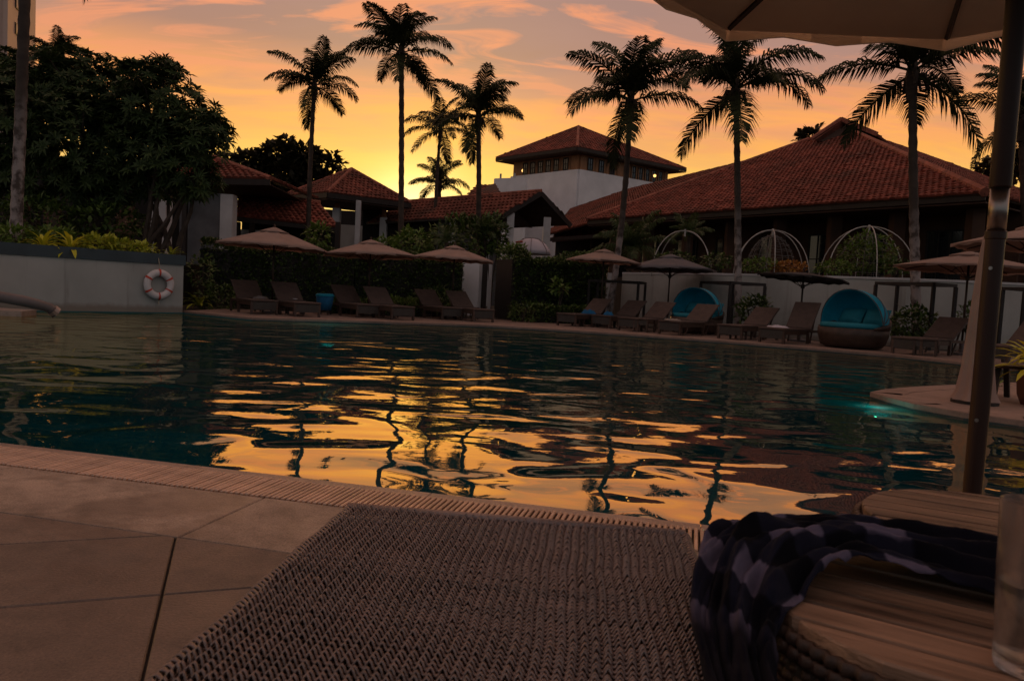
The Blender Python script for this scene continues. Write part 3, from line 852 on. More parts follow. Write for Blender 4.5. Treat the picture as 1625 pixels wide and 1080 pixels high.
for (i0, i1, spots) in ((0, 1, [.20, .32, .44, .56, .68, .82]), (1, 2, [.10, .22, .34, .50, .58, .66, .74, .82, .90])):
    a, b = wq[i0], wq[i1]; o_ = out(a, b); w_ = .028 if i0 else .036
    for t in spots:
        window(tower, on(a, b, t - w_) + o_, on(a, b, t + w_) + o_, zsill + .05, tz - .55, 2, 2, 'frame_wood', off=.0, fw=.09)
    for t in [s + .06 for s in spots]:
        if t < .97: post(tower, on(a, b, t) + o_, zsill, tz - .25, .12, 'warm_wood', 'mullion')
# balcony recess and the low white block on the left
bw0, bw1 = P(838, 305, wq[0].y - 1.2), P(861, 305, wq[0].y - 2.4)
window(tower, bw0, bw1, P(838, 305, bw0.y).z, P(838, 277, bw0.y).z, 3, 3, 'frame_wood', fw=.10, depth=.2)
lb0, lb1 = P(786, 305, 71.5), P(835, 305, 70.0)
lz = P(800, 283, 71).z
wall_panel(tower, lb0, lb1, 0, lz, .4, 'white_wall', 'balcony_wall')
wall_panel(tower, lb0, lb0 + V((3, 8, 0)), 0, lz, .4, 'white_wall', 'balcony_wall')
for t in (.15, .6): post(tower, lb0.lerp(lb1, t), lz, lz + .45, .18, 'cream_wall', 'finial')
def globe(name, loc, r, label):
    t = thing(name, label, 'lamp', loc)
    MB().lathe([(.0, -r), (r * .7, -r * .7), (r, 0), (r * .7, r * .7), (.0, r)], 10, cap=False).build('lamp_glass', 'lamp', t, smooth=True)
    MB().lathe([(r * .4, r * .9), (r * .4, r * 1.5)], 8).build('lamp_holder', 'dark_wood', t)
lp = P(831, 271, wq[0].y - 1.0); globe('wall_lamp', lp, .22, 'small lit warm lamp under the left eave of the white tower block')
lp = P(1039, 279, 66.0); globe('wall_lamp', lp, .13, 'small lit warm lamp under the right eave of the white tower block')

# --- far red roof slopes behind the palms (low hip between porch and tower)
fr0 = P(745, 312, 62); far_r = thing('far_roof_house', 'small red hipped roof just showing behind the porch ridge', 'building', (fr0.x, fr0.y, 0))
fe = [P(735, 318, 60), P(800, 318, 60)]
tiled_slope(far_r, [fe[0], fe[1], P(786, 291, 66), P(757, 297, 66)], .34, .4, .06, 'tile_dull', 0, 21)
wall_panel(far_r, P(738, 330, 61), P(797, 330, 61), 0, fe[0].z, .3, 'dark_room')

# --- porch with the open gable
gA = P(859, 304, 42.0)                         # front ridge end
gL, gR = P(797, 341, 41.2), P(906, 356, 43.2)  # bargeboard feet
gB = P(640, 321, 47.5)                         # rear ridge end
dv = gB - gA
porch = thing('porch_house', 'long tiled house whose open gable with white posts faces the pool', 'building', ((gL.x + gR.x) / 2, (gL.y + gR.y) / 2, 0))
tiled_slope(porch, [gL + dv, gL, gA, gA + dv], .27, .33, .06, 'tile_dull', 0, 22)
tiled_slope(porch, [gR, gR + dv, gA + dv, gA], .27, .33, .06, 'tile_dull', 0, 23)
ridge(porch, [gA, gA + dv], .12)
up_ = V((0, 0, -.10))
beam(porch, gL + up_, gA + up_, .10, .26, 'dark_wood', 'barge_board'); beam(porch, gR + up_, gA + up_, .10, .26, 'dark_wood', 'barge_board')
back = dv.normalized() * 2.6
MB().slab([p - porch.location for p in (gL + back + up_, gR + back + up_, gA + back + up_)], .1).build('gable_board', 'roof_under', porch)
for px, yy, z1p in ((808, 41.6, 338), (866, 42.6, 345)):
    post(porch, P(px, 395, yy), 0, P(px, z1p, yy).z, .40, 'pillar')
    post(porch, P(px, 395, yy) + dv.normalized() * 4, 0, P(px, z1p, yy).z, .34, 'pillar')
wall_panel(porch, gL + dv.normalized() * 5 + V((.5, 0, 0)), gR + dv.normalized() * 5, 0, gL.z, .3, 'grey_wall')
wall_panel(porch, gL + dv + V((.6, .6, 0)), gL + dv.normalized() * 5 + V((.6, .6, 0)), 0, gL.z, .3, 'dark_room')
beam(porch, gL + dv, gL, .08, .2, 'dark_wood')

# --- pavilion with hip roof on white posts
pA = P(558, 269, 46.0)
pF = P(520, 305, 42.2); pz = pF.z
pLl, pRr = G(449, 311, pz), G(652, 322, pz)
pBk = pLl + pRr - pF
pav = thing('pavilion', 'open sided pavilion with a red hip roof on pale posts', 'building', (pA.x, pA.y, 0))
for a, b, k in ((pLl, pF, 1), (pF, pRr, 2), (pRr, pBk, 3), (pBk, pLl, 4)):
    tiled_slope(pav, [a, b, pA], .26, .32, .055, 'tile_dull', 0, 30 + k)
    beam(pav, a - V((0, 0, .16)), b - V((0, 0, .16)), .1, .28, 'dark_wood')
for e in (pLl, pF, pRr): ridge(pav, [e, pA], .11)
pc = (pLl + pRr) / 2
for px, yy, w_, top in ((533, 44, .42, 330), (567, 43.3, .26, 318), (608, 46, .42, 345), (470, 46, .4, 330)):
    post(pav, P(px, 380, yy), 0, P(px, top, yy).z, w_, 'pillar')
    if top > 325: post(pav, P(px, 380, yy), P(px, top, yy).z + .003, pz - .1, w_ * .6, 'warm_wood', 'post_head')
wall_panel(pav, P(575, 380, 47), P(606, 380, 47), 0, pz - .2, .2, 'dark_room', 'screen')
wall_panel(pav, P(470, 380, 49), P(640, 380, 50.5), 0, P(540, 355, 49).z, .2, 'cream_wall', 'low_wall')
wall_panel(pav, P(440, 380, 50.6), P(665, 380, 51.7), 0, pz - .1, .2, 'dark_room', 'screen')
wall_panel(pav, P(590, 380, 50.9), P(640, 380, 51.1), 0, pz - .5, .2, 'hall_wall', 'screen')
MB().slab([p - pav.location - V((0, 0, .34)) for p in (pLl, pF, pRr, pBk)], .05).build('ceiling_boards', 'roof_under', pav)

# --- plain tiled lean-to in front of the pavilion
a0, a1, a2, a3 = P(374, 343, 36.0), P(540, 361, 37.0), P(500, 322, 39.6), P(382, 304, 38.8)
lean = thing('low_tiled_house', 'low house with a plain sloping red tiled roof left of the pavilion', 'building', (a0.x, a0.y, 0))
nml = (a1 - a0).cross(a3 - a0).normalized()
tiled_slope(lean, [a0, a1, PP(508, 323, a0, nml), a3], .27, .33, .07, 'tile', 0, 41)
ridge(lean, [a3, PP(508, 323, a0, nml)], .12)
wall_panel(lean, P(384, 360, 37.2), P(536, 372, 38.2), 0, P(400, 343, 37).z, .25, 'dark_room')
wall_panel(lean, P(358, 400, 36.8), P(412, 400, 36.8), 0, P(380, 364, 36.8).z, .3, 'cream_wall', 'garden_wall')
for px in (376, 399, 535): post(lean, P(px, 400, 36.3), 0, P(px, 352, 36.3).z, .22, 'dark_wood')
beam(lean, a0 - V((0, 0, .14)), a1 - V((0, 0, .14)), .08, .2, 'dark_wood')

# --- left house: red hip roof corner over a grey stone wall and white posts
h0, h1 = P(300, 281, 33.0), P(429, 284, 33.6); hp = P(335, 249, 36.0); hp2 = P(250, 243, 37.0)
lh = thing('stone_walled_house', 'house with a grey stone wall and red roof corner half hidden by the dark tree', 'building', (h0.x, h0.y, 0))
tiled_slope(lh, [P(240, 281, 33.0), h1, hp, hp2], .27, .33, .07, 'tile', 0, 51)
e2 = V((h1.x + .3, h1.y + 7, h1.z))
tiled_slope(lh, [h1, e2, V((hp.x, hp.y + 2, hp.z)), hp], .27, .33, .07, 'tile_dull', 0, 52)
ridge(lh, [h1, hp], .12)
beam(lh, P(240, 286, 33.1), h1 - V((0, 0, .15)), .1, .26, 'dark_wood')
wall_panel(lh, P(286, 410, 34.2), P(352, 410, 34.2), 0, P(320, 306, 34.2).z, .35, 'grey_wall')
post(lh, P(361, 400, 34.0), 0, P(361, 309, 34).z, .55, 'pillar')
post(lh, P(255, 400, 31.5), 0, P(259, 318, 31.5).z, .62, 'pillar')
post(lh, P(292, 400, 33.6), 0, P(292, 300, 33.6).z, .2, 'dark_wood')
MB().slab([p - lh.location for p in (P(240, 289, 33.2), P(425, 290, 33.8), V((h1.x, h1.y + 5, h1.z - .3)), V((h1.x - 6, h1.y + 5, h1.z - .3)))], .05).build('soffit', 'roof_under', lh)
wall_panel(lh, P(-330, 400, 33), P(290, 410, 36), 0, P(250, 262, 36).z, .3, 'dark_room', 'rear_wall')
for px in (20, 70, 185): wall_panel(lh, P(px, 400, 32.5), P(px + 26, 400, 32.6), 0, P(px, 322, 32.5).z, .2, 'hall_wall', 'wall_pier')

# --- hotel high-rise, far left
hr0 = P(14, 60, 95.0)
hr = thing('high_rise', 'tall pale high rise at the far left edge lit by the sunset', 'building', (hr0.x, hr0.y, 0), R(18))
HX = hr0.x
MB().box((-8, 5.5, 30), (16, 11, 60)).build('tower_wall', 'highrise', hr)
for i in range(5):
    f = MB().box((.03, 3.0, P(35, 3, 97).z + (i - 2) * 3.2), (.16, 1.6, 1.4)).build('window', 'frame_wood', hr)
    MB().box((.125, 3.0, P(35, 3, 97).z + (i - 2) * 3.2), (.02, 1.3, 1.15)).build('pane', 'glass', f)
for i in range(6):
    zc = P(35, 5, 95).z + (i - 3) * 3.2
    for j in range(3):
        c = -2.2 - j * 4.2
        f = MB().box((c, -.03, zc), (1.3, .16, 1.5)).build('window', 'frame_wood', hr)
        MB().box((c, -.125, zc), (1.1, .02, 1.3)).build('pane', 'glass', f)
MB().box((-.25, -.25, 30), (.5, .5, 60)).build('pilaster', 'highrise', hr)

# --- plain white garden walls seen between the hedges
gw = thing('garden_wall', 'white garden wall with a dark door between the two hedges', 'wall', tuple(P(745, 470, 26.5).xy) + (0,))
wall_panel(gw, P(728, 470, 26.5), P(761, 470, 26.2), 0, P(745, 415, 26.5).z, .25, 'white_wall', 'wall_face')
wall_panel(gw, P(762, 470, 26.4), P(772, 470, 26.4), 0, P(745, 415, 26.5).z, .1, 'dark_wood', 'door')
wall_panel(gw, P(774, 470, 26.2), P(779, 470, 26.2), 0, P(745, 415, 26.5).z, .2, 'pillar', 'gate_post')
gw2 = thing('garden_wall', 'pale wall end with dark doorway where the right hedge meets the terrace wall', 'wall', tuple(P(970, 470, 27).xy) + (0,))
wall_panel(gw2, P(961, 470, 27.2), P(972, 470, 27.2), 0, P(965, 433, 27.2).z, .25, 'pillar', 'wall_face')
wall_panel(gw2, P(930, 470, 27.6), P(960, 470, 27.4), 0, P(945, 440, 27.5).z, .1, 'dark_wood', 'door')
# ------------------------------------------------------------------ palms
def frond_mesh(el0, droop, seed, nl=58, wl=.022, ll=.31):
    """a frond one unit long: midrib bending down from its starting slope, leaflets hanging on both sides"""
    r_ = random.Random(seed); mb = MB()
    npts = 15; pts = [V((0, 0, 0))]; a = el0
    for i in range(1, npts):
        t = i / (npts - 1)
        a = el0 - droop * t ** 1.35
        pts.append(pts[-1] + V((math.cos(a), 0, math.sin(a))) / (npts - 1))
    mb.tube(pts, [.016 * (1 - .85 * i / (npts - 1)) for i in range(npts)], 4)
    for k in range(nl):
        t = .12 + .88 * (k + .5) / nl
        f = t * (npts - 1); i = min(int(f), npts - 2); p = pts[i].lerp(pts[i + 1], f - i)
        d = (pts[i + 1] - pts[i]).normalized(); up = V((-d.z, 0, d.x))
        L_ = ll * (math.sin(PI * (.14 + .80 * t)) ** .7) * r_.uniform(.85, 1.1)
        for sgn in (-1, 1):
            fw = .35 + .75 * t
            dd = (V((0, sgn, 0)) + d * fw + up * r_.uniform(-.15, .35)).normalized()
            mid = p + dd * L_ * .5
            tip = mid + (dd + V((0, 0, -1)) * r_.uniform(.75, 1.6)).normalized() * L_ * .55
            x = d * wl * .5
            mb.add([p - x * .6, p + x * .6, mid + x, mid - x, tip], [(0, 1, 2, 3), (3, 2, 4)])
    return mb.mesh('frond')
FROND = [frond_mesh(R(86), R(62), 1), frond_mesh(R(70), R(78), 2), frond_mesh(R(52), R(82), 3), frond_mesh(R(34), R(76), 4), frond_mesh(R(14), R(66), 5), frond_mesh(R(-22), R(52), 6),
         frond_mesh(R(60), R(60), 7), frond_mesh(R(24), R(58), 8)]
for f_ in FROND: f_.materials.append(M['palm_leaf'])
FROND_S = [frond_mesh(R(80), R(55), 11, 30, .028, .34), frond_mesh(R(58), R(75), 12, 30, .028, .34), frond_mesh(R(36), R(85), 13, 30, .028, .34)]
for f_ in FROND_S: f_.materials.append(M['shrub_palm'])
def trunk_pts(base, top, sway, n=16):
    base, top = V(base), V(top)
    return [base.lerp(top, i / (n - 1)) + V((sway * math.sin(PI * i / (n - 1)), 0, 0)) for i in range(n)]
def palm(base, hub, L_, r0, r1, n, seed, label, bark='bark', sway=0.0, low=True, group='coconut palms around the pool', tilt=0.0):
    r_ = random.Random(seed)
    t = thing('palm_tree', label, 'palm tree', tuple(base), 0, group)
    rel = V(hub) - V(base)
    pts = trunk_pts((0, 0, 0), rel, sway, 40)
    rad = [(r0 * 1.35 if i == 0 else r0) * (1 - i / 39) + r1 * i / 39 + (.012 if i % 2 else -.004) for i in range(40)]
    MB().tube(pts, rad, 10).build('trunk', bark, t, smooth=True)
    s = MB(); s.lathe([(r1 * 1.0, -.75), (r1 * 1.55, -.45), (r1 * 1.75, -.15), (r1 * 1.2, .2), (r1 * .5, .5)], 9, rel)
    for i in range(7):                                     # boots and fruit stalks round the heart
        a = r_.uniform(0, 2 * PI); d = V((math.cos(a), math.sin(a), 0))
        s.tube([rel + V((0, 0, -.1)), rel + d * .28 + V((0, 0, -.1)), rel + d * .42 + V((0, 0, -.45))], [.04, .05, .03], 5)
    s.build('crown_heart', 'bark', t)
    for i in range(n):
        q = i / (n - 1)
        a = i * 2.39996 + r_.uniform(-.25, .25)
        if q < .22: me = FROND[r_.choice((0, 0, 1))]
        elif q < .45: me = FROND[r_.choice((1, 6, 2))]
        elif q < .68: me = FROND[r_.choice((2, 3, 7))]
        elif q < .88: me = FROND[r_.choice((3, 7, 4))]
        else: me = FROND[5 if low else 4]
        sc = L_ * r_.uniform(.88, 1.08)
        if q < .16: sc *= .92
        mx = Matrix.Translation(rel + V((0, 0, .12 - .22 * q))) @ Matrix.Rotation(a, 4, 'Z') @ Matrix.Rotation(r_.uniform(-.14, .14) + tilt, 4, 'Y') @ Matrix.Rotation(r_.uniform(-.3, .3), 4, 'X') @ Matrix.Scale(sc, 4)
        inst(me, 'frond', t, mx)
    return t
def gp(px, py, y, z=0.0):                                  # ground point under a pixel column
    p = P(px, py, y); return V((p.x, p.y, z))
palm(gp(488, 480, 36), P(499, 136, 36), 2.35, .125, .09, 16, 1, 'tall slim palm rising in front of the pavilion, leftmost of the skyline palms', sway=-.08)
palm(gp(635, 480, 34), P(637, 82, 34), 2.55, .13, .105, 17, 2, 'tallest palm, its straight trunk rising between pavilion and porch house', sway=.03)
palm(gp(690, 480, 45), P(699, 205, 45), 2.30, .115, .08, 13, 3, 'thin smaller palm whose crown touches the fuller palm to its right', sway=-.15)
palm(gp(754, 480, 38), P(759, 186, 38), 2.75, .14, .11, 16, 4, 'full crowned palm standing before the porch house left of the white tower block', sway=.10)
palm(gp(697, 470, 60), P(697, 292, 60), 2.75, .18, .15, 15, 5, 'short distant palm in the sunset glow behind the porch ridge', low=False)
palm(gp(966, 480, 25.0), P(1001, 158, 24.5), 2.45, .112, .08, 16, 6, 'leaning palm with a pale lower trunk in front of the tower block', 'bark_pale', sway=.12)
palm(gp(1173, 505, 22.0), P(1168, 140, 22), 2.50, .105, .078, 16, 7, 'palm by the first dome frame, its crown partly under the near parasol canopy', 'bark_pale', sway=.02)
palm(gp(1459, 515, 19.6), P(1448, 112, 19.6), 2.55, .125, .09, 15, 8, 'palm with a mottled pale trunk before the right part of the hall roof', 'bark_pale', sway=-.03)
palm(gp(1642, 480, 25.0), P(1622, 188, 25), 2.20, .16, .12, 15, 9, 'palm at the right edge, half hidden behind the near parasol pole')
palm(gp(24, 380, 17.5, 1.2), P(44, -170, 18.0), 2.40, .13, .11, 18, 10, 'pale palm trunk at the far left in the planting bed, crown above the picture', 'bark_pale', sway=.02)
palm(gp(88, 400, 30, 1.2), P(88, 92, 30), 1.35, .12, .10, 14, 11, 'small palm whose fan of fronds pokes out above the dark leafy trees', low=False)

# ------------------------------------------------------------------ leafy trees
def rosettes(mb, c, rad, n, r_, ll=.26, k=9, lw=.045):
    for _ in range(n):
        while True:
            d = V((r_.uniform(-1, 1), r_.uniform(-1, 1), r_.uniform(-1, 1)))
            if .15 < d.length < 1: break
        d = d.normalized() * (d.length ** .45)
        p = V(c) + V((d.x * rad[0], d.y * rad[1], d.z * rad[2]))
        ax = (d * .7 + V((r_.uniform(-.4, .4), r_.uniform(-.4, .4), .55))).normalized()
        x = ax.orthogonal().normalized(); y = ax.cross(x); ph = r_.uniform(0, 6.3)
        for i in range(k):
            a = ph + i * 2 * PI / k; e = r_.uniform(.15, .75)
            dd = (x * math.cos(a) + y * math.sin(a)) + ax * e
            mb.leaf(p, dd, lw * r_.uniform(.8, 1.15), ll * r_.uniform(.75, 1.15), ax, .5)
def leaf_cloud(mb, c, rad, n, r_, ll=.1, lw=.03, shell=.35, flat=0.0):
    for _ in range(n):
        while True:
            d = V((r_.uniform(-1, 1), r_.uniform(-1, 1), r_.uniform(-1, 1)))
            if .1 < d.length < 1: break
        d = d.normalized() * (d.length ** shell)
        bumpy = 1 + .16 * math.sin(d.x * 7 + c[0] * 3) * math.sin(d.y * 6 + c[1]) + .10 * math.sin(d.z * 9 + c[0])
        p = V(c) + V((d.x * rad[0], d.y * rad[1], d.z * rad[2])) * bumpy
        dd = d * .8 + V((r_.uniform(-1, 1), r_.uniform(-1, 1), r_.uniform(-.6, .9)))
        if dd.length < .1: dd = V((0, 0, 1))
        mb.leaf(p, dd, lw * r_.uniform(.7, 1.2), ll * r_.uniform(.7, 1.3), V((r_.uniform(-.5, .5), r_.uniform(-.5, .5), 1)), .4)
def leafy_tree(name, label, cat, base, blobs, m, seed, n_per, trunk_r, style='rosette', ll=.26, lw=.045, group=None, stems=3):
    """blobs: (centre, radii, share); every blob is fed by limbs that fork from the stems"""
    r_ = random.Random(seed); base = V(base)
    t = thing(name, label, cat, tuple(base), 0, group)
    mb = MB()
    for c, rad, sh in blobs:
        c = V(c) - base
        if style == 'rosette': rosettes(mb, c, rad, int(n_per * sh), r_, ll, 10, lw)
        else: leaf_cloud(mb, c, rad, int(n_per * sh), r_, ll, lw, .55)
    tag(mb.build('crown', m, t), kind='stuff')
    tr = MB()
    for s in range(stems):
        b0 = V((r_.uniform(-.5, .5), r_.uniform(-.3, .3), 0)) * (1 if stems > 1 else .1)
        for i, (c, rad, sh) in enumerate(blobs):
            if i % stems != s and stems > 1: continue
            c = V(c) - base
            k = b0.lerp(c, .45) + V((r_.uniform(-.25, .25), r_.uniform(-.2, .2), -.1))
            tr.tube([b0, b0.lerp(k, .5) + V((r_.uniform(-.1, .1), 0, .1)), k, c], [trunk_r, trunk_r * .8, trunk_r * .6, trunk_r * .25], 7)
            for q in range(5):
                e = c + V((r_.uniform(-.8, .8) * rad[0], r_.uniform(-.8, .8) * rad[1], r_.uniform(-.2, .8) * rad[2]))
                tr.tube([k.lerp(c, .5), c.lerp(e, .5) + V((0, 0, -.1)), e], [trunk_r * .4, trunk_r * .25, .012], 5)
    tr.build('trunk', 'tree_bark', t)
    return t
def B(px, py, y, rpx, sh=1.0, sq=1.0): r_ = rpx * y / FPX; return (tuple(P(px, py, y)), (r_, r_ * .9, r_ * sq), sh)
T = 'dark leafy trees in the left bed'
leafy_tree('frangipani_tree', 'dark leafy tree at the far left edge behind the pale palm trunk', 'tree', gp(30, 380, 22, 1.2),
           [B(15, 190, 21.5, 80, 1.2), B(-60, 200, 22, 90), B(70, 150, 23, 70, 1), B(40, 260, 22, 75, 1.1), B(10, 120, 23, 40, .4)], 'dark_leaf', 1, 190, .10, ll=.30, lw=.040, group=T)
leafy_tree('frangipani_tree', 'dark leafy tree in the middle of the left planting bed, tallest of the three', 'tree', gp(140, 380, 22, 1.2),
           [B(120, 140, 22, 62, 1), B(170, 165, 22.5, 70, 1.1), B(130, 225, 21.5, 85, 1.2), B(200, 240, 22, 75, 1), B(95, 120, 22.5, 45, .5), B(160, 290, 22, 50, .6), B(215, 130, 22.5, 30, .35)], 'dark_leaf', 2, 180, .11, ll=.30, lw=.040, group=T)
leafy_tree('frangipani_tree', 'dark leafy tree nearest the life ring, its crown hanging over the stone wall', 'tree', gp(250, 390, 21.5, 1.2),
           [B(250, 160, 21.5, 62, .9), B(290, 200, 21.5, 58, .9), B(320, 220, 21, 42, .6), B(265, 250, 21.5, 62, 1), B(310, 280, 21.2, 36, .5), B(225, 195, 22, 60, .9), B(345, 205, 21.2, 22, .2), B(262, 112, 21.8, 22, .2)], 'dark_leaf', 3, 135, .09, ll=.30, lw=.038, group=T)
leafy_tree('spreading_tree', 'dark spreading tree against the yellow sky left of the pavilion', 'tree', gp(450, 330, 62),
           [B(400, 258, 60, 27, .6, .6), B(440, 246, 60, 26, .6, .6), B(482, 246, 60, 24, .5, .55), B(512, 262, 60, 20, .35, .5), B(455, 276, 61, 45, 1.2, .55), B(395, 287, 60, 36, .9, .7), B(490, 290, 61, 35, .8, .5), B(452, 228, 60, 11, .12, .8), B(350, 268, 60, 28, .5, .7), B(526, 250, 60, 7, .06), B(540, 262, 60, 6, .05)],
           'back_leaf', 4, 620, .25, 'cloud', .62, .22, stems=1)
leafy_tree('spreading_tree', 'small tree top showing behind the left shoulder of the hall roof', 'tree', gp(1285, 300, 72),
           [B(1278, 215, 70, 9, .18, .9), B(1297, 207, 70, 6, .08), B(1270, 221, 70, 7, .1), B(1288, 219, 70, 9, .16)], 'back_leaf', 5, 420, .2, 'cloud', .6, .22, stems=1)
leafy_tree('spreading_tree', 'dark tree at the right edge behind the near parasol pole', 'tree', gp(1610, 320, 45),
           [B(1600, 258, 44, 30, .8, .6), B(1640, 262, 44, 40, .9, .8), B(1575, 268, 45, 22, .5, .6)], 'back_leaf', 6, 560, .2, 'cloud', .4, .15, stems=1)

# ------------------------------------------------------------------ hedges and shrubs
def hedge(label, pts, w, z1, n, seed, m='hedge_leaf', ll=.11, lw=.034, z0=.0, name='hedge', zvar=.10):
    r_ = random.Random(seed); pts = [V((p[0], p[1])) for p in pts]
    t = thing(name, label, 'hedge', (pts[0].x, pts[0].y, z0))
    o = pts[0]; L_ = [0]
    for a, b in zip(pts[:-1], pts[1:]): L_.append(L_[-1] + (b - a).length)
    core = MB(); mb = MB()
    for a, b in zip(pts[:-1], pts[1:]):
        d = (b - a).normalized(); nn = V((-d.y, d.x))
        core.prism([tuple(a - o - nn * (w / 2 - .12)), tuple(b - o - nn * (w / 2 - .12)), tuple(b - o + nn * (w / 2 - .12)), tuple(a - o + nn * (w / 2 - .12))], 0, z1 - z0 - .16)
    core.build('stems', 'frame_wood', t)  # one solid dark core box behind the leaves
    def at(s):
        for i in range(len(pts) - 1):
            if s <= L_[i + 1]: break
        d = (pts[i + 1] - pts[i]).normalized(); return pts[i] + d * (s - L_[i]), V((-d.y, d.x))
    H = z1 - z0
    for _ in range(n):
        s = r_.uniform(0, L_[-1]); p, nn = at(s)
        hz = H * (1 + zvar * .5 * (math.sin(s * 2.1 + seed) + .6 * math.sin(s * 5.3)))
        u = r_.random()
        if u < .34: q, z, out_ = r_.uniform(-.5, .5) * w, hz - r_.random() ** 2 * .16, V((0, 0, 1))
        else:
            sg = -1 if u < .86 else 1
            q, z, out_ = sg * (w / 2 - r_.random() ** 1.6 * .16 + .07 * math.sin(s * 3.7 + 4 * r_.random())), hz * r_.random() ** .8, V((nn.x * sg, nn.y * sg, .35))
        p3 = V((p.x - o.x + nn.x * q, p.y - o.y + nn.y * q, z))
        dd = out_ * .7 + V((r_.uniform(-1, 1), r_.uniform(-1, 1), r_.uniform(-.7, .8)))
        mb.leaf(p3, dd, lw * r_.uniform(.7, 1.25), ll * r_.uniform(.7, 1.35), V((r_.uniform(-.4, .4), r_.uniform(-.4, .4), 1)), .4)
    tag(mb.build('foliage', m, t), kind='stuff')
    return t
hedge('long dark clipped hedge behind the six loungers on the left', [gp(318, 470, 23.4), gp(420, 470, 24.0), gp(560, 470, 24.6), gp(727, 470, 25.6)], 1.3, 1.86, 15000, 1)
hedge('tall rounded dark hedge between the white garden wall and the terrace wall', [gp(797, 480, 24.6), gp(860, 480, 25.2), gp(940, 480, 26.2)], 1.5, 2.08, 9000, 2, zvar=.14)
hedge('knee high hedge in front of the tall rounded hedge', [gp(845, 490, 23.3), gp(895, 490, 23.5), gp(948, 490, 23.8)], .6, .52, 1500, 3, 'hedge_leaf')
hedge('bright low planting along the foot of the left hedge', [gp(520, 490, 21.9), gp(600, 490, 22.3), gp(668, 490, 22.8)], .7, .45, 1500, 4, 'mid_leaf', .14, .02, zvar=.35)
def shrub(label, c, rad, n, m, seed, ll=.14, lw=.04, z0=0.0, name='shrub', style='cloud', group=None, stem=True):
    r_ = random.Random(seed); c = V(c)
    t = thing(name, label, 'shrub', (c.x, c.y, z0), 0, group)
    mb = MB(); cc = V((0, 0, c.z - z0))
    if style == 'cloud': leaf_cloud(mb, cc, rad, n, r_, ll, lw, .5)
    else: rosettes(mb, cc, rad, n, r_, ll, 7, lw)
    tag(mb.build('foliage', m, t), kind='stuff')
    if stem:
        st = MB()
        for i in range(5):
            e = cc + V((r_.uniform(-.6, .6) * rad[0], r_.uniform(-.6, .6) * rad[1], r_.uniform(-.3, .5) * rad[2]))
            st.tube([(r_.uniform(-.05, .05), r_.uniform(-.05, .05), 0), cc * .5 + V((e.x * .3, e.y * .3, 0)), e], [.03, .022, .008], 5)
        st.build('stem', 'tree_bark', t)
    return t
def S(label, px, py, y, wpx, hpx, n, m, seed, **k):
    s = y / FPX; return shrub(label, P(px, py, y), (wpx * s / 2, wpx * s / 2, hpx * s / 2), n, m, seed, **k)
S('lush green shrub in front of the porch house between two parasols', 655, 386, 28, 60, 36, 420, 'mid_leaf', 1, ll=.24, lw=.06)
S('low green shrub behind the second parasol', 610, 391, 27, 40, 22, 260, 'mid_leaf', 2, ll=.20, lw=.05)
S('tall dark shrub with pale tips before the porch house', 735, 378, 29, 100, 60, 900, 'hedge_leaf', 3, ll=.28, lw=.06)
S('bushy shrub left of the porch post', 782, 372, 29, 46, 60, 420, 'hedge_leaf', 4, ll=.28, lw=.06)
S('bright green shrub growing above the rounded hedge', 815, 404, 26.5, 50, 26, 260, 'mid_leaf', 5, ll=.2, lw=.05)
S('leafy shrub behind the first parasol beside the low tiled house', 505, 372, 30, 34, 34, 160, 'mid_leaf', 6, ll=.3, lw=.07)
S('small light green sapling before the rounded hedge', 888, 455, 23.9, 30, 20, 80, 'mid_leaf', 7, ll=.2, lw=.06)
S('low dark shrub at the foot of the rounded hedge', 830, 495, 22.8, 44, 28, 300, 'hedge_leaf', 8, ll=.16, lw=.03)
S('spiky dark planting at the foot of the left hedge near the third parasol', 690, 478, 23.6, 70, 34, 380, 'hedge_leaf', 9, ll=.22, lw=.03)
S('dark bush at the foot of the terrace wall beside the middle timber frame', 1196, 492, 20.8, 52, 40, 520, 'hedge_leaf', 10, ll=.15, lw=.04)
S('dark bush at the foot of the terrace wall inside the right timber frame', 1450, 512, 18.6, 66, 46, 620, 'hedge_leaf', 11, ll=.15, lw=.04)
S('pale tufted bush by the pole of the right hand parasol', 1537, 505, 18.6, 26, 40, 220, 'hedge_leaf', 12, ll=.15, lw=.03)
TG = 'terrace shrubs'
S('round green bush under the right dome frame', 1376, 404, 22.6, 84, 58, 1000, 'mid_leaf', 13, ll=.15, lw=.04, z0=1.66, group=TG)
S('low dark bush on the terrace edge left of the left dome frame', 1135, 414, 24.2, 48, 20, 320, 'hedge_leaf', 14, ll=.14, lw=.04, z0=1.66, group=TG)
S('low green bush on the terrace edge under the left dome frame', 1205, 420, 23.0, 54, 16, 320, 'mid_leaf', 15, ll=.13, lw=.04, z0=1.66, group=TG)
S('orange leaved bush on the terrace edge below the left dome frame', 1252, 424, 22.6, 52, 14, 320, 'orange_leaf', 16, ll=.13, lw=.04, z0=1.66, group=TG)
S('low green bush on the terrace edge left of the right dome frame', 1325, 424, 22.0, 54, 18, 320, 'mid_leaf', 17, ll=.13, lw=.04, z0=1.66, group=TG)
S('low green bush on the terrace edge beside the mottled palm trunk', 1422, 424, 21.6, 60, 20, 320, 'hedge_leaf', 18, ll=.13, lw=.04, z0=1.66, group=TG)
S('low bush on the terrace edge behind the slate grey parasol', 1070, 412, 25.6, 60, 22, 340, 'hedge_leaf', 19, ll=.14, lw=.04, z0=1.66, group=TG)
S('dark undergrowth at the corner of the planter wall', 345, 475, 21.2, 70, 40, 500, 'hedge_leaf', 20, ll=.15, lw=.03)
S('thin leafy shoots above the corner of the planter wall', 320, 430, 21.6, 40, 50, 160, 'hedge_leaf', 21, ll=.17, lw=.04)
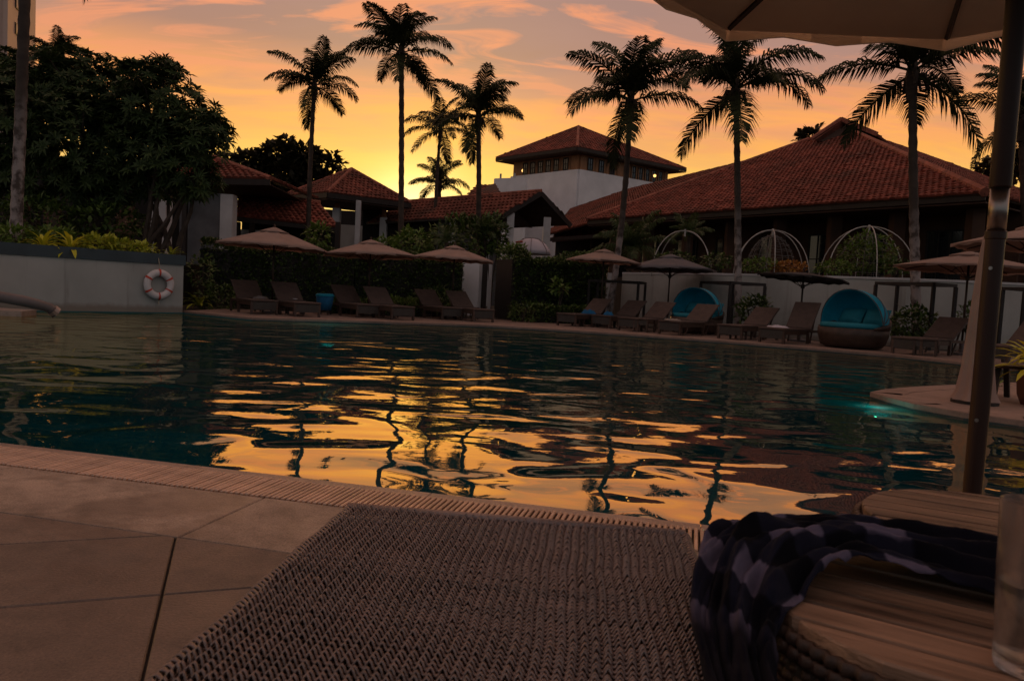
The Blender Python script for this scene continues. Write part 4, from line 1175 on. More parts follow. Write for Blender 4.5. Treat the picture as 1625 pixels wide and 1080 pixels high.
def fan_palm(label, c, L_, n, seed, z0):
    r_ = random.Random(seed); c = V(c)
    t = thing('shrub_palm', label, 'shrub palm', (c.x, c.y, z0))
    rel = V((0, 0, c.z - z0))
    MB().tube([(0, 0, 0), rel * .6, rel], [.09, .08, .06], 7).build('trunk', 'bark', t)
    for i in range(n):
        mx = Matrix.Translation(rel) @ Matrix.Rotation(i * 2.4 + r_.uniform(-.2, .2), 4, 'Z') @ Matrix.Rotation(r_.uniform(-.1, .15), 4, 'Y') @ Matrix.Scale(L_ * r_.uniform(.8, 1.1), 4)
        inst(FROND_S[0 if i < n * .35 else 1 if i < n * .7 else 2], 'frond', t, mx)
fan_palm('bushy green palm on the terrace behind the leaning palm trunk', P(1000, 400, 28.2), 1.75, 20, 1, 1.6)
fan_palm('small green palm growing through the broken arch frame on the terrace', P(1093, 375, 27.0), 1.0, 13, 2, 1.6)
fan_palm('young green palm beside the parasol in front of the porch house', P(770, 372, 28.5), .95, 12, 3, 0)
fan_palm('young palm with arching fronds by the tall dark shrub', P(708, 385, 27.0), .8, 10, 4, 0)

# rosette plants: every strap leaf a part
def strap_mesh(L_, w, rise, droop, seg=5):
    mb = MB(); a = rise; p = V((0, 0, 0)); vs_ = []
    for i in range(seg + 1):
        t = i / seg; ww = w * (.45 + 1.1 * t) * (1 - t ** 3) + .001
        vs_ += [p + V((0, -ww, .25 * ww)), p.copy(), p + V((0, ww, .25 * ww))]
        a = rise - droop * t; p = p + V((math.cos(a), 0, math.sin(a))) * L_ / seg
    fs_ = []
    for i in range(seg):
        k = i * 3; fs_ += [(k, k + 3, k + 4, k + 1), (k + 1, k + 4, k + 5, k + 2)]
    return mb.add(vs_, fs_).mesh('leaf', smooth=True)
STRAPS = {}
def strap_plant(label, base, L_, n, m, seed, z0=None, parent=None, rise=(.3, 1.3), w=.05):
    r_ = random.Random(seed)
    t = parent or thing('strap_leaf_plant', label, 'plant', tuple(base))
    off = V((0, 0, 0)) if parent is None else V(base)
    key = m
    if key not in STRAPS:
        STRAPS[key] = [strap_mesh(1, .085, a, 1.3, 5) for a in (1.25, .95, .65, .3)]
        for q in STRAPS[key]: q.materials.append(M[m])
    for i in range(n):
        f = i / n; me = STRAPS[key][min(3, int(f * 4))]
        mx = Matrix.Translation(off + V((0, 0, .05))) @ Matrix.Rotation(i * 2.4 + r_.uniform(-.3, .3), 4, 'Z') @ Matrix.Rotation(r_.uniform(-.15, .15), 4, 'Y') @ Matrix.Scale(L_ * r_.uniform(.75, 1.1), 4)
        inst(me, 'leaf', t, mx)
    return t
def bedpt(s, off): return wallL1 - wd * s + wnrm * off
def bed(px, y):  # a point of the bed under the pixel column, just behind the coping
    p = P(px, 380, y - .55); return (p.x, p.y, 1.24)
strap_plant('yellow green rosette plant in the left bed, nearest the pale palm trunk', bed(68, 17.0), .55, 22, 'yellow_leaf', 1)
strap_plant('bright yellow rosette plant spilling over the slate blue coping', bed(112, 17.3), .62, 24, 'yellow_leaf', 2)
strap_plant('yellow green rosette plant on the ground at the corner of the planter wall', tuple(G(315, 488)), .62, 18, 'lime_leaf', 3)
strap_plant('small lime plant at the right end of the left bed', bed(272, 19.4), .45, 14, 'lime_leaf', 4)
S('lime green clump in the left bed behind the coping, left of the life ring', 205, 394, 18.1, 76, 17, 420, 'lime_leaf', 31, ll=.16, lw=.04, z0=1.22)
S('lime green clump in the middle of the left bed', 160, 387, 17.7, 60, 22, 380, 'lime_leaf', 32, ll=.16, lw=.04, z0=1.22)
S('dark green clump between the two yellow rosettes', 90, 376, 17.4, 64, 20, 380, 'mid_leaf', 33, ll=.16, lw=.04, z0=1.22)
S('green clump at the left edge of the bed', 25, 374, 16.6, 60, 20, 280, 'mid_leaf', 34, ll=.16, lw=.04, z0=1.22)
S('dark shrub filling the bed under the trees on the left', 60, 345, 20.5, 130, 60, 700, 'hedge_leaf', 35, ll=.2, lw=.05, z0=1.22)
S('dark shrub filling the bed under the trees in the middle', 170, 352, 21.5, 120, 50, 700, 'hedge_leaf', 36, ll=.2, lw=.05, z0=1.22)
# ------------------------------------------------------------------ parasols
def canopy_panel(n, r, h, sag=.035, rows=5, cols=4, val=.05):
    """one gore of the canopy, centred on the +X axis; apex at the origin, with a scalloped hem"""
    mb = MB(); half = PI / n; vs_ = []
    def pt(t, s):
        rr = r * t * math.cos(half) / math.cos(half * s * .999)
        z = -h * (t ** 1.12) - sag * r * math.sin(PI * t) * (1 - s * s) * .5
        return V((rr * math.cos(half * s), rr * math.sin(half * s), z))
    for i in range(rows + 1):
        for j in range(cols + 1):
            vs_.append(pt(.03 + .97 * i / rows, -1 + 2 * j / cols))
    k = cols + 1
    for j in range(cols + 1):
        s = -1 + 2 * j / cols
        vs_.append(pt(1, s) + V((0, 0, -val * (1 - .55 * abs(math.sin(PI * s * 1.0))))))
    nv = len(vs_)
    fs_ = [(i * k + j, (i + 1) * k + j, (i + 1) * k + j + 1, i * k + j + 1) for i in range(rows + 1) for j in range(cols)]
    lo = [p + V((0, 0, -.006)) for p in vs_]
    mb.add(vs_, fs_); mb.add(lo, [tuple(reversed(f)) for f in fs_])
    return mb
def parasol(label, loc, r, ztop, zrim, m, n=8, rot=0.0, group='parasols round the pool', pole_r=.024, pole_m='pole_wood', vent=True, panel_label=None, rib_r=.011, tilt=None, base=True):
    t = thing('parasol', label, 'parasol', loc, rot, group)
    h = ztop - zrim
    if isinstance(m, str): mm = m
    me = canopy_panel(n, r, h).mesh('canopy_panel', smooth=True)
    T0 = Matrix.Translation((0, 0, ztop))
    if tilt is None: tilt = (.022 * math.sin(loc[0] * 5), .022 * math.cos(loc[0] * 7))
    if tilt: T0 = T0 @ Matrix.Rotation(tilt[0], 4, 'X') @ Matrix.Rotation(tilt[1], 4, 'Y')
    for i in range(n):
        inst(me, 'canopy_panel', t, T0 @ Matrix.Rotation(2 * PI * i / n, 4, 'Z'), m)
    rb = MB(); rib_in, rib_out = V((.05, 0, -.06)), V((r * .985, 0, -h * .985 - .012))
    rb.tube([rib_in, rib_in.lerp(rib_out, .5) + V((0, 0, -.01)), rib_out], rib_r, 5)
    rm = rb.mesh('rib')
    sb = MB(); sb.tube([(.04, 0, -h - .22), (r * .52, 0, -h * .50 - .03)], rib_r * .8, 5); sm = sb.mesh('strut')
    for i in range(n):
        rmx = T0 @ Matrix.Rotation(2 * PI * (i + .5) / n, 4, 'Z')
        inst(rm, 'rib', t, rmx, pole_m)
        inst(sm, 'strut', t, rmx, pole_m)
    if vent:
        vm = canopy_panel(n, r * .27, h * .30, .0, 3, 2, .03).mesh('vent_panel', smooth=True)
        for i in range(n):
            inst(vm, 'vent_panel', t, T0 @ Matrix.Translation((0, 0, .055)) @ Matrix.Rotation(2 * PI * i / n, 4, 'Z'), m)
    MB().lathe([(.012, .03), (.03, .07), (.022, .10), (.004, .14)], 8, (0, 0, ztop)).build('finial', pole_m, t)
    MB().lathe([(pole_r, 0), (pole_r, ztop)], 10).build('pole', pole_m, t, smooth=True)
    MB().lathe([(pole_r * 2.1, -.05), (pole_r * 2.1, .05)], 10, (0, 0, ztop - h - .22)).build('hub', pole_m, t)
    if base: MB().lathe([(.25, .003), (.25, .05), (.10, .07), (.05, .12), (.05, .3)], 16).build('base', 'pipe', t)
    return t
def par_px(label, pole_px, pole_py, y, rpx, top_py, rim_py, m, rot, cx=None, **k):
    p = P(pole_px, pole_py, y)
    zt = P(cx or pole_px, top_py, y).z - .12
    zr = P(cx or pole_px, rim_py, y).z
    return parasol(label, (p.x, p.y, 0), rpx * y / FPX, zt, zr, m, rot=rot, **k)
par_px('taupe parasol nearest the planter wall, leftmost of the three over the left loungers', 433, 450, 19.9, 87, 356, 391, 'canopy', .15)
par_px('taupe parasol in the middle of the three over the left loungers', 586, 450, 21.4, 77, 376, 405, 'canopy', .3)
par_px('taupe parasol above the loungers by the white garden wall', 719, 450, 22.6, 67, 385, 411, 'canopy', .05)
par_px('taupe parasol before the rounded hedge at the left end of the terrace wall', 956, 450, 22.8, 59, 391, 414, 'canopy', .2)
par_px('slate grey parasol over the left daybed', 1062, 450, 23.2, 73, 399, 427, 'canopy_grey', .36)
par_px('taupe parasol over the loungers at the right, partly behind the near pole', 1533, 470, 16.8, 108, 393, 425, 'canopy', .1, cx=1524)
par_px('taupe parasol at the far right edge, higher than its neighbour', 1640, 470, 12.6, 122, 346, 386, 'canopy', .0, cx=1630)
p6 = P(1272, 480, 19.3)
parasol('charcoal parasol tilted flat in front of the terrace wall', (p6.x, p6.y, 0), 1.12, P(1278, 432, 19.3).z, P(1278, 441, 19.3).z, 'canopy_dark', rot=.2, pole_m='frame_wood', tilt=(.0, .07), vent=False)
# rolled white shade behind the hedge
sh = P(842, 405, 30); t = thing('garden_parasol', 'domed white sun shade with red trim showing above the rounded hedge', 'parasol', (sh.x, sh.y, 0))
zt = P(842, 378, 30).z; r_ = 32 * 30 / FPX
mb = MB(); mb.lathe([(r_, zt - .62), (r_ * .95, zt - .45), (r_ * .72, zt - .2), (r_ * .4, zt - .04), (.01, zt)], 14); mb.build('cover', 'shade_white', t, smooth=True)
mb = MB()
for i in range(7):
    a = i * 2 * PI / 7 + .2
    mb.tube([(r_ * 1.005 * f * math.cos(a), r_ * 1.005 * f * math.sin(a), zt + d) for f, d in ((.01, .02), (.4, -.02), (.72, -.18), (.95, -.43), (1.0, -.6))], .014, 4)
mb.build('rib', 'net', t)
mb = MB(); mb.tube([(r_ * .75 * math.cos(a), r_ * .75 * math.sin(a), zt - .2 + .02) for a in [PI * .75 + PI * .55 * i / 9 for i in range(10)]], .03, 5); mb.build('trim', 'shade_red', t)
MB().lathe([(.025, 0), (.025, zt - .1)], 8).build('pole', 'steel', t)

# ------------------------------------------------------------------ loungers
def make_lounger(ang=38):
    t = thing('sun_lounger', '', 'sun lounger', (0, 0, 0), 0, 'loungers round the pool')
    W, LS, LB, H = .68, 1.22, .74, .36
    MB().bbox((0, LS / 2, H - .02), (W, LS, .045), .01).build('seat', 'wicker_far', t)
    mb = MB(); a = R(ang); d = V((0, math.cos(a), math.sin(a))); rm = Matrix.Rotation(a, 3, 'X')
    mb.bbox(V((0, LS, H)) + d * LB / 2, (W, LB, .045), .012, rm); mb.build('backrest', 'wicker_far', t)
    for sx in (-1, 1):
        for y in (.05, LS - .1):
            MB().bbox((sx * (W / 2 - .03), y, (H - .045) / 2), (.055, .055, H - .045), .006).build('leg', 'wicker_dark', t)
        MB().bbox((sx * (W / 2 - .03), LS / 2 - .02, H - .095), (.035, LS - .25, .10), .005).build('side_rail', 'wicker_dark', t)
        MB().bar((sx * (W / 2 - .05), LS + .05, .02), V((sx * (W / 2 - .05), LS, H)) + d * LB * .62, .03).build('strut', 'wicker_dark', t)
        MB().bar((sx * (W / 2 - .03), LS - .06, H - .06), (sx * (W / 2 - .03), LS + .62, H - .06), .04, .06).build('rear_rail', 'wicker_dark', t)
        MB().bbox((sx * (W / 2 - .03), LS + .58, (H - .09) / 2), (.055, .055, H - .09), .006).build('leg', 'wicker_dark', t)
    MB().bbox((0, .035, H - .15), (W - .12, .03, .20), .006).build('foot_apron', 'wicker_apron', t)
    return t
l0 = make_lounger()
l1 = make_lounger(60)
LD = [  # foot pixel, azimuth of the head end, label, prototype
    (420, 499, 36, 'first lounger from the planter wall, beside the pole of the leftmost parasol', l0),
    (488, 503, 36, 'second lounger from the planter wall, next to the blue towel bin', l0),
    (585, 504.5, 36, 'lounger left of the pole of the middle left parasol', l0),
    (640, 508, 36, 'lounger right of the pole of the middle left parasol', l0),
    (718, 508, 34, 'lounger left of the parasol pole by the white garden wall', l0),
    (768, 511, 32, 'last lounger of the left group, ending at the open paving by the rounded hedge', l0),
    (897, 517, -41, 'first lounger of the right group, with blue towels on its head end', l0),
    (952, 520, -43, 'lounger right of the parasol pole at the end of the terrace wall', l0),
    (995, 525, -44, 'lounger just left of the slate grey parasol pole', l0),
    (1060, 531, -46, 'lounger standing in front of the left daybed', l0),
    (1156, 538, -47, 'lounger with its back raised right of the left daybed', l0),
    (1222, 544, -50, 'lounger with a nearly upright back beside the charcoal parasol pole', l1),
    (1436, 562, -58, 'lounger right of the large daybed below the mottled palm', l0),
    (1568, 577, -60, 'lounger seen beyond the near pole behind the potted plant', l0)]
done = set()
for px, py, az_, lab, pr in LD:
    g = G(px, py)
    if pr.name not in done:
        done.add(pr.name); pr.location = g; pr.rotation_euler = (0, 0, R(az_)); pr['label'] = lab
    else: dup(pr, g, R(az_), lab)
# low side tables between the loungers
def make_side_table():
    t = thing('side_table', '', 'side table', (0, 0, 0), 0, 'low tables between the loungers')
    MB().bbox((0, 0, .345), (.46, .46, .04), .008).build('table_top', 'wicker_far', t)
    for sx in (-1, 1):
        for sy in (-1, 1): MB().bbox((sx * .195, sy * .195, .16), (.045, .045, .32), .005).build('leg', 'wicker_dark', t)
    MB().bbox((0, -.20, .25), (.34, .025, .13), .004).build('apron', 'wicker_apron', t)
    return t
st = make_side_table()
for i, (px, py, a, lab) in enumerate([(454, 500, 24, 'low woven table between the first two loungers from the planter wall'), (610, 504, 24, 'low woven table under the middle left parasol'),
                           (742, 507, 28, 'low woven table between the loungers by the white garden wall'), (927, 519, -44, 'low woven table between the first two loungers of the right group'),
                           (1030, 529, -40, 'low woven table in front of the slate grey parasol pole'), (1190, 541, -36, 'low woven table between the raised back lounger and the upright one'),
                           (1500, 569, -32, 'low woven table right of the lounger below the mottled palm')]):
    g = G(px, py) + V((0, .75, 0))
    if i == 0: st.location = g; st.rotation_euler = (0, 0, R(a)); st['label'] = lab
    else: dup(st, g, R(a), lab)
# things lying on tables and loungers
def cup(px, py, y, z, label, m='white_wall'):
    p = P(px, py, y); t = thing('cup', label, 'cup', (p.x, p.y, z), 0, 'cups on the low tables')
    MB().lathe([(.03, 0), (.042, .1), (.038, .1), (.027, .01)], 10).build('cup_body', m, t, smooth=True)
    return t
g_ = G(454, 500) + V((0, .75, 0)); c_ = thing('ashtray', 'small white dish on the low table between the first two loungers', 'dish', (g_.x, g_.y - .05, .366))
MB().lathe([(.05, 0), (.08, .05), (.07, .05), (.045, .015)], 12).build('dish_body', 'white_wall', c_)
g_ = G(610, 504) + V((0, .75, 0)); c_ = thing('bottle', 'small pale bottle on the low table under the middle left parasol', 'bottle', (g_.x - .1, g_.y, .366))
MB().lathe([(.035, 0), (.037, .14), (.015, .19), (.015, .24)], 10).build('bottle_body', 'white_wall', c_, smooth=True)
MB().lathe([(.018, .241), (.018, .26)], 8).build('bottle_cap', 'cap_blue', c_)
def crumple(name, label, c, size, m, seed, cat='towel'):
    r_ = random.Random(seed); n_ = 12; vs_ = []
    for i in range(n_):
        for j in range(n_):
            u, v = i / (n_ - 1) - .5, j / (n_ - 1) - .5
            e = max(0, 1 - (max(abs(u), abs(v)) * 2) ** 4)
            vs_.append(V((u * size[0], v * size[1], .004 + size[2] * e * (.65 + .35 * math.sin(9 * u + seed) * math.cos(8 * v + 2 * seed) + r_.uniform(-.12, .12)))))
    fs_ = [(i * n_ + j, (i + 1) * n_ + j, (i + 1) * n_ + j + 1, i * n_ + j + 1) for i in range(n_ - 1) for j in range(n_ - 1)]
    mb = MB().add(vs_, fs_)
    bd = [i for i in range(n_)]
    mb.add([(-size[0] / 2, -size[1] / 2, .002), (size[0] / 2, -size[1] / 2, .002), (size[0] / 2, size[1] / 2, .002), (-size[0] / 2, size[1] / 2, .002)], [(3, 2, 1, 0)])
    o = mb.build(name, m, None, (0, 0, 0), smooth=True); o.location = c
    return tag(o, label, cat)
def on_lounger(px, py, az_, s, z): g = G(px, py); a = R(az_); return (g.x - math.sin(a) * s, g.y + math.cos(a) * s, z)
crumple('towel', 'crumpled blue towel on the first lounger of the right group', on_lounger(897, 517, -48, .95, .365), (.42, .36, .14), 'blue_towel', 1)
crumple('towel', 'folded blue towel on the lounger right of the parasol pole', on_lounger(952, 520, -44, .35, .365), (.28, .34, .12), 'blue_towel', 2)
crumple('towel', 'small dark cloth left on the backrest end of the first lounger from the planter wall', on_lounger(420, 499, 24, 1.0, .365), (.34, .3, .08), 'net', 3)
crumple('towel', 'pale towel lying on the lounger beside the charcoal parasol pole', on_lounger(1222, 544, -36, .5, .365), (.40, .5, .06), 'shade_white', 4)
crumple('towel', 'pale folded towel on the lounger in front of the left daybed', on_lounger(1060, 531, -40, .2, .365), (.40, .3, .05), 'cream_wall', 5)
# blue towel bin
b_ = P(515, 488, 20.6); t = thing('towel_bin', 'teal blue bin on short legs by the second left lounger', 'bin', (b_.x, b_.y, 0))
MB().lathe([(.19, .12), (.24, .5), (.225, .5), (.18, .14)], 16).build('bin_body', 'blue_towel', t, smooth=True)
MB().lathe([(.25, .5), (.25, .54), (.2, .57)], 16).build('lid', 'teal_canvas', t)
for sx, sy in ((1, 1), (1, -1), (-1, 1), (-1, -1)): MB().bar((sx * .13, sy * .13, 0), (sx * .13, sy * .13, .14), .03).build('leg', 'frame_wood', t)

# ------------------------------------------------------------------ daybeds with teal hoods
def make_daybed():
    """round wicker shell, open to local -Y, under a folding hood of teal cloth"""
    t = thing('daybed', '', 'daybed', (0, 0, 0), 0, 'hooded daybeds by the terrace wall')
    Rr = .76
    mb = MB(); n_ = 28
    prof = [(.62, .03), (.70, .12), (.755, .30), (.76, .46)]
    mb.lathe(prof, n_, cap=True); mb.build('wicker_shell', 'wicker_dark', t, smooth=True)
    # raised wicker arms that sweep up to the back
    arm = MB(); vs_ = []
    ks = [(-200 + 220 * i / 22) for i in range(23)]
    for d_ in ks:
        a = R(d_ + 90 + 90 - 20 + 20); a = R(-20 + 220 * (ks.index(d_)) / 22)
        hgt = .48 + .24 * math.sin(PI * ks.index(d_) / 22)
        for rr, z in ((.765, .44), (.79, hgt), (.74, hgt), (.715, .44)): vs_.append(V((rr * math.cos(a), rr * math.sin(a), z)))
    fs_ = [(i * 4 + j, (i + 1) * 4 + j, (i + 1) * 4 + (j + 1) % 4, i * 4 + (j + 1) % 4) for i in range(22) for j in range(4)]
    arm.add(vs_, fs_ + [(0, 1, 2, 3), (88, 91, 90, 89)]).build('wicker_arm', 'wicker_dark', t, smooth=True)
    MB().lathe([(.70, .462), (.72, .50), (.71, .56), (.66, .575), (.01, .58)], n_).build('mattress', 'teal_cushion', t, smooth=True)
    for sx in (-.32, .32):
        mb = MB(); n2 = 10; vs_ = []
        for i in range(n2 + 1):
            for j in range(n2 + 1):
                u, v = 2 * i / n2 - 1, 2 * j / n2 - 1; th = .11 * ((1 - abs(u) ** 3) * (1 - abs(v) ** 3)) ** .6
                vs_.append((u * .30, -th, v * .19))
        k = len(vs_); vs_ += [(x, -y, z) for x, y, z in vs_]
        f1 = [(i * (n2 + 1) + j, (i + 1) * (n2 + 1) + j, (i + 1) * (n2 + 1) + j + 1, i * (n2 + 1) + j + 1) for i in range(n2) for j in range(n2)]
        mb.add(vs_, f1 + [tuple(q + k for q in reversed(f)) for f in f1])
        rm = Matrix.Rotation(R(-28), 3, 'X'); mb.v = [rm @ p + V((sx, .36, .74)) for p in mb.v]
        mb.build('cushion', 'teal_cushion', t, smooth=True)
    # hood: quarter-sphere-like shell hinged at the sides
    hb = MB(); vs_ = []; na, nb = 26, 12; fr, rr = .80, .80
    for layer, s in ((0, 1.0), (1, .975)):
        for j in range(nb + 1):
            tl = R(82) + (R(178) - R(82)) * j / nb            # tilt of the hoop from the front one to the one lying at the back
            for i in range(na + 1):
                a = PI * i / na
                x = math.cos(a) * fr * s; q = math.sin(a) * rr * s
                vs_.append(V((x, -math.cos(tl) * q - .10, .56 + math.sin(tl) * q * .98)))
    w_ = na + 1; k = (nb + 1) * w_
    f1 = [(j * w_ + i, j * w_ + i + 1, (j + 1) * w_ + i + 1, (j + 1) * w_ + i) for j in range(nb) for i in range(na)]
    fs_ = f1 + [tuple(q + k for q in reversed(f)) for f in f1] + [(i, k + i, k + i + 1, i + 1) for i in range(na)]
    hb.add(vs_, fs_).build('hood', 'teal_canvas', t, smooth=True)
    for tl in (R(82), R(114), R(146)):
        MB().tube([(math.cos(PI * i / 16) * .805, -math.cos(tl) * math.sin(PI * i / 16) * .805 - .10, .56 + math.sin(tl) * math.sin(PI * i / 16) * .79) for i in range(17)], .014, 5).build('hoop', 'cap_blue', t)
    return t
db = make_daybed()
q = P(1352, 545, 17.4); db.location = (q.x, q.y, 0); db.rotation_euler = (0, 0, R(-60)); db['label'] = 'large teal hooded daybed on the right with two cushions inside'
q = P(1104, 520, 21.2); dup(db, (q.x, q.y, 0), R(-48), 'teal hooded daybed farther left, half hidden behind a lounger', scale=.95)

# ------------------------------------------------------------------ timber frames, dome frames
def timber_frame(label, a, b, depth, h, w=.075):
    a, b = V((a[0], a[1], 0)), V((b[0], b[1], 0)); d = b - a; nn = V((-d.y, d.x, 0)).normalized() * depth
    t = thing('timber_frame', label, 'arbour frame', tuple(a), 0, 'dark timber frames by the terrace wall')
    q = [V((0, 0, 0)), d, d + nn, nn]
    for p in q: MB().bbox(p + V((0, 0, (h - w) / 2)), (w, w, h - w), .005).build('post', 'frame_wood', t)
    for i in range(4): MB().bar(q[i] + V((0, 0, h - w / 2 + .001 * i)), q[(i + 1) % 4] + V((0, 0, h - w / 2 + .001 * i)), w, w).build('rail', 'frame_wood', t)
    return t
def hz(px, py, y): return P(px, py, y).z
timber_frame('dark timber frame at the left end of the terrace wall, behind the first right loungers', P(932, 500, 24.2).xy, P(1010, 500, 23.6).xy, 1.0, hz(1010, 446, 23.6))
timber_frame('dark timber frame in the middle, right of the left daybed', P(1109, 500, 22.6).xy, P(1156, 500, 21.2).xy, 1.15, hz(1156, 446, 21.2))
timber_frame('dark timber frame behind the large daybed around the mottled palm', P(1386, 500, 19.6).xy, P(1478, 500, 18.2).xy, .85, hz(1440, 448, 19))
timber_frame('dark timber frame at the right edge behind the potted plant', P(1588, 500, 18.6).xy, P(1700, 500, 17.2).xy, .9, hz(1600, 455, 18.4))
def dome(label, px0, px1, top_py, y, z0, n=3, seed=1, net=True, rot=.3):
    a, b = P(px0, 415, y), P(px1, 415, y); r = (b.x - a.x) / 2; c = V(((a.x + b.x) / 2, y, z0)); h = P((px0 + px1) / 2, top_py, y).z - z0
    t = thing('dome_frame', label, 'dome frame', tuple(c), 0, 'white arched frames on the terrace')
    for k in range(n):
        aa = rot + k * PI / n
        MB().tube([(math.cos(aa) * r * math.cos(PI * i / 20), math.sin(aa) * r * math.cos(PI * i / 20), h * math.sin(PI * i / 20) ** .9) for i in range(21)], .015, 6).build('arch', 'white_metal', t, smooth=True)
    MB().lathe([(.03, h - .2), (.035, h), (.03, h + .05)], 8).build('boss', 'white_metal', t)
    if net:
        mb = MB(); r_ = random.Random(seed)
        for j in range(1, 9):
            zz = h * .9 * math.sin(PI / 2 * j / 9) ** .9; rr = r * .62 * math.cos(PI / 2 * j / 9 * .98)
            mb.tube([(rr * math.cos(2 * PI * i / 24), rr * math.sin(2 * PI * i / 24), zz + .02 * math.sin(i * 2.1 + j)) for i in range(25)], .008, 3, False)
        for i in range(18):
            a_ = 2 * PI * i / 18
            mb.tube([(r * .62 * math.cos(a_) * math.cos(PI / 2 * j / 9), r * .62 * math.sin(a_) * math.cos(PI / 2 * j / 9), h * .9 * math.sin(PI / 2 * j / 9) ** .9) for j in range(10)], .008, 3, False)
        tag(mb.build('net', 'net', t), kind='stuff')
    return t
dome('white dome frame with a net, left of the two whole ones on the terrace', 1160, 1286, 365, 23.8, 1.66, 3, 1)
dome('white dome frame over the round bush, right of the two whole ones', 1301, 1449, 359, 22.8, 1.66, 3, 2)
dome('partly hidden white arch frame behind the slate grey parasol', 1022, 1146, 366, 26.4, 1.66, 2, 3, False, .5)

# ------------------------------------------------------------------ life ring, pipe
f_ = P(246, 451, 18.0)
tt = (V((f_.x, f_.y)) - wallL1).dot(wd); rp = wallL1 + wd * tt - wnrm * .10
rz = P(246, 451, rp.y).z
lr = thing('life_ring', 'white life ring with six red bands hanging on the planter wall', 'life ring', (rp.x, rp.y, rz))
fx, fy = V((wd.x, wd.y, 0)), V((0, 0, 1)); Rm, rm_ = .275, .085
def ringpt(a, b, e=0): q = (fx * math.cos(a) + fy * math.sin(a)); return q * (Rm + (rm_ + e) * math.cos(b)) + V((-wnrm.x, -wnrm.y, 0)) * ((rm_ + e) * .8 * math.sin(b))
mb = MB(); na, nb = 48, 12
mb.add([ringpt(2 * PI * i / na, 2 * PI * j / nb) for i in range(na) for j in range(nb)], [(i * nb + j, ((i + 1) % na) * nb + j, ((i + 1) % na) * nb + (j + 1) % nb, i * nb + (j + 1) % nb) for i in range(na) for j in range(nb)])
mb.build('ring_body', 'ring_white', lr, smooth=True)
for k in range(6):
    a0_ = PI / 2 + k * PI / 3; mb = MB(); sp = .075
    mb.add([ringpt(a0_ + sp * (i / 2 - 1), 2 * PI * j / nb, .005) for i in range(5) for j in range(nb)], [(i * nb + j, (i + 1) * nb + j, (i + 1) * nb + (j + 1) % nb, i * nb + (j + 1) % nb) for i in range(4) for j in range(nb)])
    mb.build('red_band', 'ring_red', lr, smooth=True)
mb = MB(); mb.tube([fy * (Rm + rm_) + V((0, 0, -.02)), fy * .48, fy * .62 + V((wnrm.x, wnrm.y, 0)) * .06], .009, 5); mb.tube([fy * -.36, fy * -.47], [.012, .02], 5); mb.build('rope', 'rope', lr)
pa, pb, pc_, pd = P(-60, 458, 12.4), P(0, 471, 12.6), P(60, 483, 12.9), P(88, 494, 13.1)
pp = thing('water_pipe', 'thick grey pipe bending down into the pool at the left edge', 'pipe', (pd.x, pd.y, -.07))
o3 = V((pd.x, pd.y, -.07))
mb = MB(); mb.tube([p - o3 for p in (P(-160, 452, 12.2), pa, pb, P(35, 477, 12.75), pc_, P(78, 488, 13.05), pd + V((.02, 0, -.06)))], [.095] * 4 + [.09, .085, .08], 12); mb.build('pipe_body', 'pipe', pp, smooth=True)
mb = MB(); d_ = (pd - pc_).normalized(); mb.tube([pd - o3 - d_ * .05, pd - o3 + d_ * .02 + V((0, 0, -.02))], [.10, .10], 12); mb.build('pipe_rim', 'coping', pp)
ls = thing('stone_ledge', 'low stone ledge at the waterline under the grey pipe', 'ledge', tuple(P(-10, 489, 14.4).xy) + (-.07,))
e0_ = P(-10, 489, 14.4); MB().prism([tuple(P(x_, 489, y_).xy - e0_.xy) for x_, y_ in ((-120, 14.0), (34, 14.1), (58, 14.9), (-120, 15.2))], -.3, .10).build('ledge_stone', 'coping', ls)
